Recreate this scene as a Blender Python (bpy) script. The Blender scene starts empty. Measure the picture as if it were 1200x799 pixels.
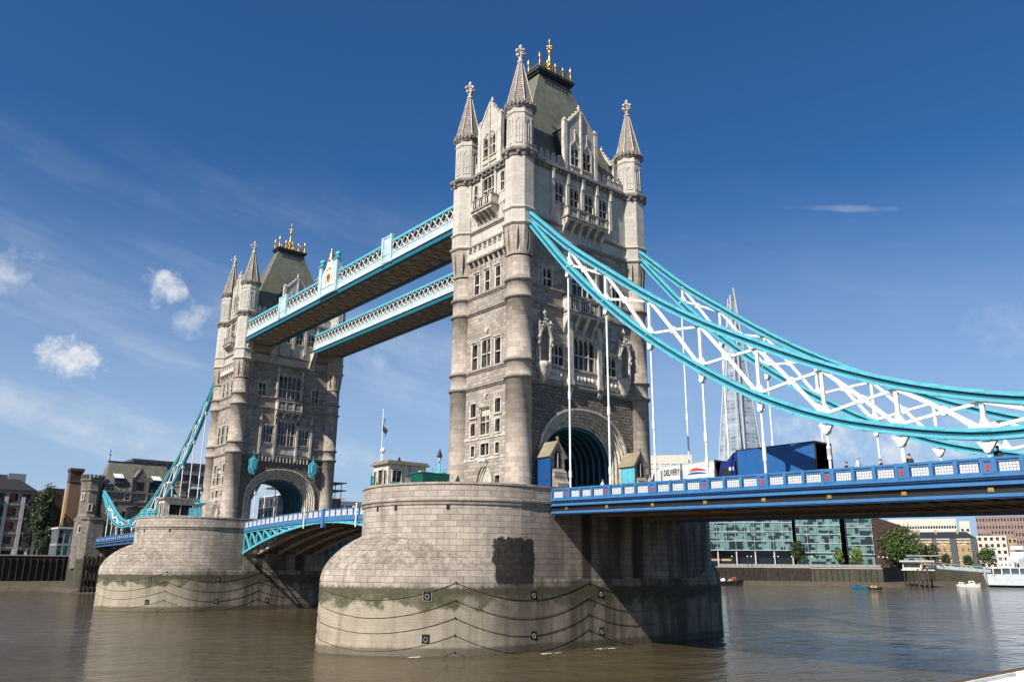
import bpy, bmesh, math, random
from mathutils import Vector, Matrix
from math import sin, cos, pi, radians, sqrt, atan2, hypot
random.seed(7)
S = bpy.context.scene
COL = S.collection

# ------------------------------------------------------------------ camera
cam_d = bpy.data.cameras.new("camera"); cam = bpy.data.objects.new("camera", cam_d); COL.objects.link(cam)
YAW, PIT, ROL, FPX = 0.686347, 0.271169, 0.008291, 943.34
cam.location = (71.151, -64.530, 7.764)
d = Vector((-cos(YAW)*cos(PIT), sin(YAW)*cos(PIT), sin(PIT)))
r = d.cross(Vector((0, 0, 1))).normalized(); u = r.cross(d)
r2 = r*cos(ROL) + u*sin(ROL); u2 = -r*sin(ROL) + u*cos(ROL)
cam.rotation_euler = Matrix((r2, u2, -d)).transposed().to_euler()
cam_d.sensor_width = 36.0; cam_d.lens = FPX/1200*36.0
cam_d.clip_start = 0.5; cam_d.clip_end = 20000
S.camera = cam

# ------------------------------------------------------------------ sun, sky, exposure
SUN = Vector((0.20, -1.0, 0.87)).normalized()
EL = math.asin(SUN.z); AZ = atan2(SUN.x, SUN.y)
sun_d = bpy.data.lights.new("sun", 'SUN'); sun_o = bpy.data.objects.new("sun", sun_d); COL.objects.link(sun_o)
sun_d.energy = 5.0; sun_d.angle = radians(0.53); sun_d.color = (1.0, 0.935, 0.84)
sun_o.rotation_euler = SUN.to_track_quat('Z', 'Y').to_euler(); sun_o.location = (0, 0, 200)
SKY_STRENGTH = 0.055

W = bpy.data.worlds.new("World"); S.world = W; W.use_nodes = True
wt = W.node_tree; wt.nodes.clear()
def N(t, typ, **kw):
    n = t.nodes.new(typ)
    for k, v in kw.items():
        if k.startswith('i_'): n.inputs[k[2:].replace('_', ' ')].default_value = v
        else: setattr(n, k, v)
    return n
def L(t, a, b): t.links.new(a, b)
def MTH(t, op, a, b=None, c=None, clamp=False):
    n = t.nodes.new('ShaderNodeMath'); n.operation = op; n.use_clamp = clamp
    for i, v in enumerate((a, b, c)):
        if v is None: continue
        if isinstance(v, (int, float)): n.inputs[i].default_value = v
        else: t.links.new(v, n.inputs[i])
    return n.outputs[0]
def MIX(t, fac, a, b, mode='MIX'):
    n = t.nodes.new('ShaderNodeMix'); n.data_type = 'RGBA'; n.blend_type = mode
    for s, v in ((n.inputs['Factor'], fac), (n.inputs['A'], a), (n.inputs['B'], b)):
        if isinstance(v, (int, float)): s.default_value = v
        elif isinstance(v, tuple): s.default_value = (v[0], v[1], v[2], 1)
        else: t.links.new(v, s)
    return n.outputs['Result']
def RANGE(t, v, a, b, c=0.0, e=1.0, smooth=True):
    n = t.nodes.new('ShaderNodeMapRange'); n.interpolation_type = 'SMOOTHSTEP' if smooth else 'LINEAR'
    t.links.new(v, n.inputs[0])
    for i, x in enumerate((a, b, c, e)): n.inputs[i+1].default_value = x
    return n.outputs[0]
def NOISE(t, vec, scale, detail=4, rough=.55, sc=None):
    if sc:
        m = t.nodes.new('ShaderNodeMapping'); m.inputs['Scale'].default_value = sc
        t.links.new(vec, m.inputs[0]); vec = m.outputs[0]
    n = t.nodes.new('ShaderNodeTexNoise'); n.inputs['Scale'].default_value = scale
    n.inputs['Detail'].default_value = detail; n.inputs['Roughness'].default_value = rough
    t.links.new(vec, n.inputs['Vector']); return n.outputs['Fac']

sky = N(wt, 'ShaderNodeTexSky'); sky.sky_type = 'NISHITA'; sky.sun_disc = False
sky.sun_elevation = EL; sky.sun_rotation = AZ
sky.altitude = 0; sky.air_density = 1.0; sky.dust_density = 0.6; sky.ozone_density = 3.0
tcw = N(wt, 'ShaderNodeTexCoord')
sepw = N(wt, 'ShaderNodeSeparateXYZ'); L(wt, tcw.outputs['Generated'], sepw.inputs[0])
DEG = 57.29578
azn = MTH(wt, 'MULTIPLY', MTH(wt, 'ARCTAN2', sepw.outputs[0], sepw.outputs[1]), DEG)
eln = MTH(wt, 'MULTIPLY', MTH(wt, 'ARCSINE', sepw.outputs[2]), DEG)
cmb = N(wt, 'ShaderNodeCombineXYZ'); L(wt, azn, cmb.inputs[0]); L(wt, eln, cmb.inputs[1])
warp = NOISE(wt, cmb.outputs[0], 0.5, 6, .62)
fine = NOISE(wt, cmb.outputs[0], 1.3, 4, .5)
bil = MTH(wt, 'ADD', MTH(wt, 'MULTIPLY', MTH(wt, 'SUBTRACT', warp, .5), 2.6), MTH(wt, 'MULTIPLY', MTH(wt, 'SUBTRACT', fine, .5), .7))
total = None
# real cumulus positions: azimuth, elevation, half widths in degrees, density, edge softness
CLOUDS = [(-75.1, 17.3, 1.9, 1.5, .75, .9), (-73.1, 15.5, 2.0, 1.2, .5, 1.2), (-80.0, 12.4, 2.4, 1.3, .9, .8),
          (-84.6, 16.9, 2.4, 1.9, .5, 1.2), (-70.4, 16.0, 1.8, 2.2, .4, 1.4), (-28.6, 8.4, 4.2, 2.0, .6, 1.2), (-24.0, 7.4, 3.6, 1.8, .6, 1.2),
          (-20.0, 9.0, 5.0, 1.5, .35, 1.6), (-60.6, 14.0, 3.0, 1.6, .3, 1.6), (-26.5, 23.1, 4.2, .3, .16, .9), (-18.0, 14.5, 4.5, 2.6, .14, 1.6), (-14, 11, 4, 2, .2, 1.6)]
for a0, e0, ra, re, den, soft in CLOUDS:
    p = MTH(wt, 'POWER', MTH(wt, 'DIVIDE', MTH(wt, 'ABSOLUTE', MTH(wt, 'SUBTRACT', azn, a0)), ra), 2.0)
    ee = MTH(wt, 'SUBTRACT', eln, e0) if re > .5 else MTH(wt, 'ADD', MTH(wt, 'SUBTRACT', eln, e0), MTH(wt, 'MULTIPLY', MTH(wt, 'SUBTRACT', azn, a0), .176))
    q = MTH(wt, 'POWER', MTH(wt, 'DIVIDE', MTH(wt, 'ABSOLUTE', ee), re), 2.0)
    rr = MTH(wt, 'SUBTRACT', 1.0, MTH(wt, 'SQRT', MTH(wt, 'ADD', p, q)))
    rr = MTH(wt, 'ADD', rr, bil if re > .5 else MTH(wt, 'MULTIPLY', bil, .5))
    m = MTH(wt, 'MULTIPLY', RANGE(wt, rr, -.05, soft), den)
    total = m if total is None else MTH(wt, 'MAXIMUM', total, m)
# thin high cirrus, streaked, thicker low on the left
rot = N(wt, 'ShaderNodeMapping'); rot.inputs['Rotation'].default_value = (0, 0, radians(14)); L(wt, cmb.outputs[0], rot.inputs[0])
cir = MTH(wt, 'ADD', MTH(wt, 'MULTIPLY', NOISE(wt, rot.outputs[0], 1.0, 4, .55, (.04, .22, 1)), .8), MTH(wt, 'MULTIPLY', NOISE(wt, rot.outputs[0], 1.0, 5, .6, (.12, .9, 1)), .2))
cir = RANGE(wt, cir, .44, .74)
lowmask = MTH(wt, 'MULTIPLY', RANGE(wt, eln, 30, 8), RANGE(wt, azn, -40, -72, .25, 1))
cir = MTH(wt, 'MULTIPLY', MTH(wt, 'MULTIPLY', cir, lowmask), .5)
total = MTH(wt, 'MAXIMUM', total, cir)
haz = RANGE(wt, eln, 27, 1, 0, .74)
skyg = MIX(wt, 1.0, sky.outputs[0], (.40, .86, 1.30), 'MULTIPLY')
base = MIX(wt, haz, skyg, (5.6, 7.3, 9.6))
cloudc = MIX(wt, RANGE(wt, warp, .35, .65), (7.4, 8.2, 9.6), (11.5, 11.4, 11.2))
skyc = MIX(wt, total, base, cloudc)
bg = N(wt, 'ShaderNodeBackground'); bg.inputs['Strength'].default_value = SKY_STRENGTH
L(wt, skyc, bg.inputs[0]); wo = N(wt, 'ShaderNodeOutputWorld'); L(wt, bg.outputs[0], wo.inputs[0])
S.view_settings.view_transform = 'Standard'; S.view_settings.look = 'None'
S.view_settings.exposure = 0.60; S.view_settings.gamma = 1.0; S.view_settings.use_curve_mapping = False

# ------------------------------------------------------------------ materials
def new_mat(name):
    m = bpy.data.materials.new(name); m.use_nodes = True; t = m.node_tree; t.nodes.clear()
    o = N(t, 'ShaderNodeOutputMaterial'); b = N(t, 'ShaderNodeBsdfPrincipled'); L(t, b.outputs[0], o.inputs[0])
    return m, t, b
def C3(c): return (c[0], c[1], c[2], 1)
def plain(name, col, rough=.6, metal=0.0, var=.12, vs=1.2, bump=0.0, spec=.4, streak=0.0):
    m, t, b = new_mat(name); tc = N(t, 'ShaderNodeTexCoord').outputs['Object']
    n = NOISE(t, tc, vs, 5, .6)
    k = RANGE(t, n, .3, .7, 1-var, 1+var, False)
    if streak:
        s = NOISE(t, tc, 2.2, 4, .6, (1, 1, .12)); k = MTH(t, 'MULTIPLY', k, RANGE(t, s, .45, .75, 1, 1-streak))
    c = MIX(t, 1.0, col, k, 'MULTIPLY'); L(t, c, b.inputs['Base Color'])
    b.inputs['Roughness'].default_value = rough; b.inputs['Metallic'].default_value = metal
    b.inputs['Specular IOR Level'].default_value = spec
    if bump:
        bp = N(t, 'ShaderNodeBump'); bp.inputs['Strength'].default_value = bump; bp.inputs['Distance'].default_value = .05
        L(t, NOISE(t, tc, vs*8, 4), bp.inputs['Height']); L(t, bp.outputs[0], b.inputs['Normal'])
    return m
def masonry(name, c1, c2, mortar, bw, bh, ms=.012, stain=.3, bump=.5, rough=.85, rock=0.0, streakcol=None, streak=.0, offs=.5, extra=None):
    m, t, b = new_mat(name); tcn = N(t, 'ShaderNodeTexCoord'); uv = tcn.outputs['UV']; ob = tcn.outputs['Object']
    br = N(t, 'ShaderNodeTexBrick'); L(t, uv, br.inputs['Vector']); br.offset = offs
    br.inputs['Color1'].default_value = C3(c1); br.inputs['Color2'].default_value = C3(c2); br.inputs['Mortar'].default_value = C3(mortar)
    br.inputs['Scale'].default_value = 1; br.inputs['Mortar Size'].default_value = ms; br.inputs['Mortar Smooth'].default_value = .3
    br.inputs['Bias'].default_value = 0; br.inputs['Brick Width'].default_value = bw; br.inputs['Row Height'].default_value = bh
    big = NOISE(t, ob, .16, 5, .6); small = NOISE(t, ob, 2.5, 5, .65)
    k = MTH(t, 'MULTIPLY', RANGE(t, big, .3, .7, 1-stain*.7, 1+stain*.35, False), RANGE(t, small, .25, .75, 1-stain*.5, 1+stain*.3, False))
    c = MIX(t, 1.0, br.outputs['Color'], k, 'MULTIPLY')
    if streak:
        s = NOISE(t, ob, .9, 6, .65, (1, 1, .09)); c = MIX(t, MTH(t, 'MULTIPLY', RANGE(t, s, .5, .72), streak), c, streakcol or (.05, .045, .04))
    h = MTH(t, 'ADD', MTH(t, 'MULTIPLY', MTH(t, 'SUBTRACT', 1.0, br.outputs['Fac']), 1.0), MTH(t, 'MULTIPLY', small, .3+rock))
    if extra: c = extra(t, c, ob, uv)
    L(t, c, b.inputs['Base Color']); b.inputs['Roughness'].default_value = rough
    b.inputs['Specular IOR Level'].default_value = .25
    bp = N(t, 'ShaderNodeBump'); bp.inputs['Strength'].default_value = bump; bp.inputs['Distance'].default_value = .04 + rock*.08
    L(t, h, bp.inputs['Height']); L(t, bp.outputs[0], b.inputs['Normal'])
    return m
M = {}
M['shaft'] = masonry('turret_granite', (.47, .40, .33), (.31, .265, .22), (.23, .195, .16), 1.1, .52, .010, .3, .4, streak=.38)
M['wall'] = masonry('wall_granite', (.44, .38, .315), (.26, .22, .185), (.17, .145, .12), .85, .38, .014, .35, .7, streak=.35)
M['rock'] = masonry('rock_faced_wall', (.29, .24, .19), (.165, .14, .115), (.09, .075, .065), .72, .36, .03, .35, 1.0, rock=1.6, streak=.25)
M['port'] = masonry('portland_ashlar', (.54, .495, .43), (.46, .425, .37), (.34, .31, .27), 1.0, .5, .010, .3, .3, streak=.5, streakcol=(.16, .14, .12))
M['trim'] = plain('portland_trim', (.54, .485, .41), .8, var=.32, vs=1.6, bump=.4, streak=.6)
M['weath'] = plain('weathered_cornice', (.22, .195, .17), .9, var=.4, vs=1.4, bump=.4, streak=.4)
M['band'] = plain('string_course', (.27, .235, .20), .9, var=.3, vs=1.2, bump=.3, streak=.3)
M['spire'] = masonry('spire_stone', (.36, .31, .26), (.24, .21, .18), (.12, .10, .09), .42, .34, .03, .3, .8, streak=.15)
def roofx(t, c, ob, uv):
    s = NOISE(t, ob, .8, 5, .6, (1, 1, .1)); q = NOISE(t, ob, .35, 5, .65); c = MIX(t, RANGE(t, s, .4, .65, 0, .8), c, (.13, .135, .075)); return MIX(t, RANGE(t, q, .45, .7, 0, .6), c, (.075, .07, .05))
M['slate'] = masonry('mossy_slate', (.20, .195, .165), (.155, .155, .135), (.10, .10, .08), .35, .28, .02, .3, .5, rough=.7, extra=roofx)
def win_glass():
    m, t, b = new_mat('dark_window_glass'); oi = N(t, 'ShaderNodeObjectInfo'); ob = N(t, 'ShaderNodeTexCoord').outputs['Object']
    k = MTH(t, 'MULTIPLY', RANGE(t, oi.outputs['Random'], .45, 1.0), RANGE(t, NOISE(t, ob, .9, 3), .4, .6))
    L(t, MIX(t, k, (.012, .014, .018), (.085, .08, .07)), b.inputs['Base Color']); b.inputs['Roughness'].default_value = .12
    b.inputs['Specular IOR Level'].default_value = .6; bp = N(t, 'ShaderNodeBump'); bp.inputs['Strength'].default_value = .15; bp.inputs['Distance'].default_value = .05
    L(t, NOISE(t, ob, 1.1, 2), bp.inputs['Height']); L(t, bp.outputs[0], b.inputs['Normal']); return m
M['glass'] = win_glass()
M['void'] = plain('dark_opening', (.012, .011, .010), .9)
M['gold'] = plain('gilded_metal', (.62, .40, .12), .4, .8, var=.3)
M['lead'] = plain('black_leadwork', (.03, .03, .032), .55, var=.3)
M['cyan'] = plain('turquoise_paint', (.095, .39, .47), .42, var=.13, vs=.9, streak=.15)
M['teal'] = plain('teal_paint_and_groove_shade', (.014, .12, .17), .45, var=.15)
M['pale'] = plain('pale_blue_paint', (.42, .60, .65), .45, var=.2, vs=1.5, streak=.4)
M['white'] = plain('white_paint', (.72, .72, .69), .45, var=.12, vs=1.2, streak=.25)
M['blue'] = plain('mid_blue_paint', (.048, .15, .31), .4, var=.12, streak=.12)
M['navy'] = plain('deep_blue_paint', (.010, .06, .19), .4, var=.12)
M['red'] = plain('red_paint', (.42, .04, .04), .4)
M['black'] = plain('black_paint', (.014, .014, .016), .5)
M['under'] = plain('brown_steel_underside', (.17, .13, .10), .8, var=.35, vs=.6)
M['grey_girder'] = plain('grey_girder', (.30, .265, .23), .75, var=.3, vs=.8)
M['soffit'] = plain('walkway_soffit', (.44, .37, .31), .75, var=.25, vs=.9)
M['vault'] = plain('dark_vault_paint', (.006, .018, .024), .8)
M['asphalt'] = plain('asphalt', (.05, .05, .05), .9, bump=.4, vs=3)
M['paving'] = plain('paving', (.25, .23, .2), .9, vs=2)
M['wglass'] = plain('walkway_glazing', (.10, .12, .13), .15, var=.2, spec=.6)
M['green'] = plain('green_painted_steel', (.008, .115, .085), .45, var=.2)
M['wood'] = plain('wet_timber', (.032, .025, .018), .85, var=.5, vs=.8, bump=.6, streak=.5)
M['mud'] = plain('river_mud', (.085, .068, .048), .7, var=.35, vs=.5, bump=.6)
M['concrete'] = plain('pale_concrete', (.42, .40, .37), .85, var=.18, streak=.25)
M['cream'] = plain('cream_panels', (.52, .48, .41), .75, var=.15, streak=.2)
M['grey'] = plain('grey_cladding', (.22, .23, .24), .6, var=.12)
M['dark'] = plain('dark_metal', (.035, .037, .04), .5)
M['alu'] = plain('aluminium_trim', (.55, .57, .58), .35, .5)
M['rose'] = plain('faded_rose_paint', (.5, .28, .22), .6)
M['rust'] = plain('rusty_chain', (.05, .035, .025), .85)
M['soffit_beam'] = plain('soffit_beams', (.33, .28, .235), .8)
M['yellowish'] = plain('pale_stone_capping', (.22, .19, .125), .85, var=.2)
M['skin'] = plain('skin', (.52, .33, .24), .6, var=.05)
M['hairm'] = plain('hair', (.03, .02, .015), .7)
def filigree():
    m, t, b = new_mat('white_filigree'); uv = N(t, 'ShaderNodeTexCoord').outputs['UV']
    w = N(t, 'ShaderNodeVectorMath'); w.operation = 'SCALE'; L(t, uv, w.inputs[0]); w.inputs['Scale'].default_value = 1/.19
    fr = N(t, 'ShaderNodeVectorMath'); fr.operation = 'FRACTION'; L(t, w.outputs[0], fr.inputs[0])
    sb = N(t, 'ShaderNodeVectorMath'); sb.operation = 'SUBTRACT'; L(t, fr.outputs[0], sb.inputs[0]); sb.inputs[1].default_value = (.5, .5, 0)
    mk = N(t, 'ShaderNodeVectorMath'); mk.operation = 'MULTIPLY'; L(t, sb.outputs[0], mk.inputs[0]); mk.inputs[1].default_value = (1, 1, 0)
    ln = N(t, 'ShaderNodeVectorMath'); ln.operation = 'LENGTH'; L(t, mk.outputs[0], ln.inputs[0])
    ring = MTH(t, 'LESS_THAN', MTH(t, 'ABSOLUTE', MTH(t, 'SUBTRACT', ln.outputs['Value'], .34)), .06)
    sx = N(t, 'ShaderNodeSeparateXYZ'); L(t, mk.outputs[0], sx.inputs[0])
    cr = MTH(t, 'LESS_THAN', MTH(t, 'MINIMUM', MTH(t, 'ABSOLUTE', sx.outputs[0]), MTH(t, 'ABSOLUTE', sx.outputs[1])), .04)
    dg = MTH(t, 'LESS_THAN', MTH(t, 'ABSOLUTE', MTH(t, 'SUBTRACT', MTH(t, 'ABSOLUTE', sx.outputs[0]), MTH(t, 'ABSOLUTE', sx.outputs[1]))), .045)
    k = MTH(t, 'MAXIMUM', MTH(t, 'MAXIMUM', ring, cr), dg)
    L(t, MIX(t, k, (.035, .05, .09), (.80, .80, .78)), b.inputs['Base Color']); b.inputs['Roughness'].default_value = .45
    return m
M['fili'] = filigree()
def pier_mat(name, tar, su, top=10.35):
    m, t, b = new_mat(name); tcn = N(t, 'ShaderNodeTexCoord'); uv = tcn.outputs['UV']; ob = tcn.outputs['Object']
    s3 = N(t, 'ShaderNodeSeparateXYZ'); L(t, ob, s3.inputs[0]); z = s3.outputs[2]
    def brick(c1, c2, mo, bw, bh, ms):
        br = N(t, 'ShaderNodeTexBrick'); L(t, uv, br.inputs['Vector'])
        br.inputs['Color1'].default_value = C3(c1); br.inputs['Color2'].default_value = C3(c2); br.inputs['Mortar'].default_value = C3(mo)
        br.inputs['Scale'].default_value = 1; br.inputs['Mortar Size'].default_value = ms; br.inputs['Mortar Smooth'].default_value = .4
        br.inputs['Bias'].default_value = 0; br.inputs['Brick Width'].default_value = bw; br.inputs['Row Height'].default_value = bh
        return br
    A = brick((.45, .385, .32), (.335, .285, .235), (.15, .125, .10), 1.25, .56, .017)
    B = brick((.37, .315, .235), (.33, .28, .21), (.25, .21, .155), 1.9, .62, .012)
    n1 = NOISE(t, ob, .35, 6, .6); n2 = NOISE(t, ob, 2.2, 6, .65); n3 = NOISE(t, ob, .8, 5, .6, (1, 1, .1)); n4 = NOISE(t, uv, .55, 5, .6)
    up = MIX(t, 1.0, A.outputs['Color'], RANGE(t, n1, .3, .7, .78, 1.12, False), 'MULTIPLY')
    up = MIX(t, 1.0, up, RANGE(t, n2, .25, .75, .78, 1.14, False), 'MULTIPLY')
    up = MIX(t, RANGE(t, n3, .52, .74, 0, .5), up, (.12, .10, .085))
    up = MIX(t, RANGE(t, z, 6.6, 7.6, 0, (1.0 if 'base' in name else 0.0)), up, MIX(t, 1.0, up, MIX(t, RANGE(t, n2, .35, .6), (.62, .62, .60), (.84, .83, .80)), 'MULTIPLY'))
    us = N(t, 'ShaderNodeSeparateXYZ'); L(t, uv, us.inputs[0]); side = RANGE(t, us.outputs[0], 13.5, 25.0); st = NOISE(t, uv, .42, 5, .6, (1, .12, 1))  # side mask: weathering streaks, plus this flank's shade put into the colour
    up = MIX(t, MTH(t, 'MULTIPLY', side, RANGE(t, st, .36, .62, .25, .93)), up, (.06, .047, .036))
    if 'base' not in name:
        for uc, wd in ((24.5, .9), (32.5, 1.3)):  # dark bands paint in the shade of two upright recesses
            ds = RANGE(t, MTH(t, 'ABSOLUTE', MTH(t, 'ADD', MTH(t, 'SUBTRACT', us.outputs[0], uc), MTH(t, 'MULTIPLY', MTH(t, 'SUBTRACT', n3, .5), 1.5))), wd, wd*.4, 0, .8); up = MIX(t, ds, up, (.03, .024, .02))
    lo = MIX(t, 1.0, B.outputs['Color'], RANGE(t, n1, .3, .7, .75, 1.18, False), 'MULTIPLY')
    lo = MIX(t, RANGE(t, n3, .5, .72, 0, .45), lo, (.11, .09, .055))
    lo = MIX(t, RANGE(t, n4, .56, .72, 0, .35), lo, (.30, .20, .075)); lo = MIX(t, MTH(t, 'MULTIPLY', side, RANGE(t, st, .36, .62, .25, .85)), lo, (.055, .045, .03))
    zl = MTH(t, 'ADD', z, MTH(t, 'MULTIPLY', MTH(t, 'SUBTRACT', n4, .5), 5.0))
    c = MIX(t, RANGE(t, z, 4.9, 5.1), lo, up)
    alg = MTH(t, 'MULTIPLY', RANGE(t, zl, 3.7, 4.6), RANGE(t, MTH(t, 'ADD', z, MTH(t, 'MULTIPLY', MTH(t, 'SUBTRACT', n2, .5), .8)), 5.95, 5.45))
    ac = MIX(t, RANGE(t, n2, .42, .6), (.085, .078, .045), (.042, .055, .018))
    c = MIX(t, MTH(t, 'MULTIPLY', alg, RANGE(t, n1, .3, .6, .5, .96)), c, ac)
    ln = MTH(t, 'MULTIPLY', RANGE(t, z, 5.0, 5.25), RANGE(t, MTH(t, 'ADD', z, MTH(t, 'MULTIPLY', MTH(t, 'SUBTRACT', n2, .5), .8)), 6.0, 5.6)); c = MIX(t, MTH(t, 'MULTIPLY', ln, .8), c, MIX(t, n2, (.06, .055, .03), (.10, .085, .05)))
    wet = RANGE(t, MTH(t, 'ADD', z, MTH(t, 'MULTIPLY', n2, .5)), 1.15, .75)
    c = MIX(t, MTH(t, 'MULTIPLY', wet, .7), c, (.055, .048, .03))
    if tar:
        su3 = N(t, 'ShaderNodeSeparateXYZ'); L(t, uv, su3.inputs[0]); e = MTH(t, 'MULTIPLY', MTH(t, 'SUBTRACT', n2, .5), 1.3)
        uu = MTH(t, 'ADD', su3.outputs[0], MTH(t, 'MULTIPLY', MTH(t, 'SUBTRACT', n4, .5), 1.6)); vv = MTH(t, 'ADD', su3.outputs[1], e)
        k = MTH(t, 'MULTIPLY', MTH(t, 'MULTIPLY', RANGE(t, uu, su-.1, su+.1), RANGE(t, uu, su+4.75, su+4.55)),
                MTH(t, 'MULTIPLY', RANGE(t, vv, 5.6, 6.3), RANGE(t, vv, 10.35, 10.1)))
        c = MIX(t, MTH(t, 'MULTIPLY', k, RANGE(t, n2, .3, .6, .99, .93)), c, (.016, .014, .014))
    L(t, c, b.inputs['Base Color']); b.inputs['Roughness'].default_value = .85; b.inputs['Specular IOR Level'].default_value = .25
    mm = MTH(t, 'MULTIPLY', MTH(t, 'MULTIPLY', A.outputs['Fac'], RANGE(t, z, 4.9, 5.1, .25, 1)), -1.0)
    h = MTH(t, 'ADD', mm, MTH(t, 'MULTIPLY', n2, .5))
    bp = N(t, 'ShaderNodeBump'); bp.inputs['Strength'].default_value = .7; bp.inputs['Distance'].default_value = .06
    L(t, h, bp.inputs['Height']); L(t, bp.outputs[0], b.inputs['Normal'])
    return m
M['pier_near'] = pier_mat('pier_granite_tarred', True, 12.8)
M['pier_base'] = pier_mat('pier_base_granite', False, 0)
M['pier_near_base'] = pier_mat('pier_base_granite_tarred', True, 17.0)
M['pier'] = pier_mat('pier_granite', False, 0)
def water_mat():
    m, t, b = new_mat('river_water'); ob = N(t, 'ShaderNodeTexCoord').outputs['Object']
    n0 = NOISE(t, ob, .02, 3, .5)
    L(t, MIX(t, RANGE(t, n0, .3, .7), (.062, .046, .023), (.090, .068, .036)), b.inputs['Base Color'])
    b.inputs['Roughness'].default_value = .05; b.inputs['IOR'].default_value = 1.33; b.inputs['Specular IOR Level'].default_value = .5
    a = NOISE(t, ob, .30, 3, .5, (1, .55, 1)); c = NOISE(t, ob, 1.2, 4, .6, (1, .6, 1)); e = NOISE(t, ob, .07, 2, .5); f = NOISE(t, ob, 4.5, 3, .6, (1, .7, 1)); g = NOISE(t, ob, .018, 4, .6, (1, .35, 1))
    amp = RANGE(t, g, .35, .65, .35, 1.25)
    h = MTH(t, 'ADD', MTH(t, 'MULTIPLY', a, .9), MTH(t, 'ADD', MTH(t, 'MULTIPLY', MTH(t, 'ADD', MTH(t, 'MULTIPLY', c, .42), MTH(t, 'MULTIPLY', f, .10)), amp), MTH(t, 'MULTIPLY', e, .8)))
    bp = N(t, 'ShaderNodeBump'); bp.inputs['Strength'].default_value = 1.0; bp.inputs['Distance'].default_value = .6
    L(t, h, bp.inputs['Height']); L(t, bp.outputs[0], b.inputs['Normal'])
    return m
M['water'] = water_mat()
def leaf_mat(name, c1, c2):
    m, t, b = new_mat(name); ob = N(t, 'ShaderNodeTexCoord').outputs['Object']
    L(t, MIX(t, RANGE(t, NOISE(t, ob, .7, 4), .35, .65), c1, c2), b.inputs['Base Color']); b.inputs['Roughness'].default_value = .6
    return m
M['leaf'] = leaf_mat('tree_leaves', (.035, .07, .012), (.075, .12, .025))
M['leafd'] = leaf_mat('dark_tree_leaves', (.022, .045, .014), (.045, .075, .02))
M['leafl'] = leaf_mat('lime_tree_leaves', (.10, .17, .02), (.16, .22, .04))
M['bark'] = plain('bark', (.07, .05, .035), .9, bump=.5)
M['ybrick'] = masonry('yellow_brick', (.40, .27, .14), (.32, .21, .11), (.36, .28, .18), .5, .2, .02, .2, .3)
M['brbrick'] = masonry('brown_brick', (.25, .145, .075), (.19, .11, .06), (.14, .1, .07), .5, .2, .02, .25, .3)
M['rbrick'] = masonry('red_brick', (.27, .085, .045), (.21, .07, .04), (.16, .08, .05), .5, .2, .02, .25, .3)
M['dbrick'] = masonry('dark_brick', (.10, .055, .042), (.07, .042, .035), (.05, .035, .03), .6, .25, .02, .3, .3)
M['rendr'] = plain('grey_render', (.25, .225, .21), .85, var=.12, streak=.3)
M['pink'] = masonry('pink_brown_panels', (.26, .18, .16), (.22, .16, .14), (.17, .12, .11), 1.5, 1.2, .04, .12, .2)
M['abut'] = masonry('abutment_granite', (.25, .215, .18), (.15, .13, .11), (.14, .12, .10), .9, .42, .02, .35, .8, streak=.4)
M['embank'] = masonry('embankment_stone', (.085, .078, .055), (.06, .06, .04), (.03, .03, .02), 1.4, .6, .03, .35, .5, streak=.4, streakcol=(.03, .045, .015))
def green_glass():
    m, t, b = new_mat('green_office_glass'); tcn = N(t, 'ShaderNodeTexCoord'); uv = tcn.outputs['UV']
    br = N(t, 'ShaderNodeTexBrick'); L(t, uv, br.inputs['Vector']); br.offset = 0
    br.inputs['Color1'].default_value = (.11, .215, .185, 1); br.inputs['Color2'].default_value = (.05, .115, .105, 1); br.inputs['Mortar'].default_value = (.27, .31, .30, 1)
    br.inputs['Scale'].default_value = 1; br.inputs['Mortar Size'].default_value = .05; br.inputs['Brick Width'].default_value = 1.1; br.inputs['Row Height'].default_value = 4.0; br.inputs['Bias'].default_value = -.1
    b2 = N(t, 'ShaderNodeTexBrick'); L(t, uv, b2.inputs['Vector']); b2.offset = 0
    b2.inputs['Color1'].default_value = (0, 0, 0, 1); b2.inputs['Color2'].default_value = (1, 1, 1, 1); b2.inputs['Mortar'].default_value = (1, 1, 1, 1)
    b2.inputs['Scale'].default_value = 1; b2.inputs['Mortar Size'].default_value = 0; b2.inputs['Brick Width'].default_value = 2.2; b2.inputs['Row Height'].default_value = 1.33
    cl = NOISE(t, uv, .16, 2, .5)
    k = MTH(t, 'LESS_THAN', MTH(t, 'ADD', b2.outputs['Color'], MTH(t, 'MULTIPLY', MTH(t, 'SUBTRACT', cl, .5), 1.6)), .42)
    c = MIX(t, k, br.outputs['Color'], (.012, .022, .024))
    L(t, c, b.inputs['Base Color']); b.inputs['Roughness'].default_value = .18; b.inputs['Specular IOR Level'].default_value = .7
    return m
M['gglass'] = green_glass()
def shard_mat():
    m, t, b = new_mat('pale_tower_glass'); uv = N(t, 'ShaderNodeTexCoord').outputs['UV']
    br = N(t, 'ShaderNodeTexBrick'); L(t, uv, br.inputs['Vector']); br.offset = 0
    br.inputs['Color1'].default_value = (.20, .245, .29, 1); br.inputs['Color2'].default_value = (.10, .135, .17, 1); br.inputs['Mortar'].default_value = (.27, .30, .33, 1)
    br.inputs['Scale'].default_value = 1; br.inputs['Mortar Size'].default_value = .45; br.inputs['Brick Width'].default_value = 6; br.inputs['Row Height'].default_value = 4.0
    n = NOISE(t, uv, .06, 4, .6, (.5, 1.6, 1))
    L(t, MIX(t, RANGE(t, n, .45, .62), br.outputs['Color'], (.30, .34, .38)), b.inputs['Base Color']); b.inputs['Roughness'].default_value = .25
    return m
M['shard'] = shard_mat()

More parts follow.
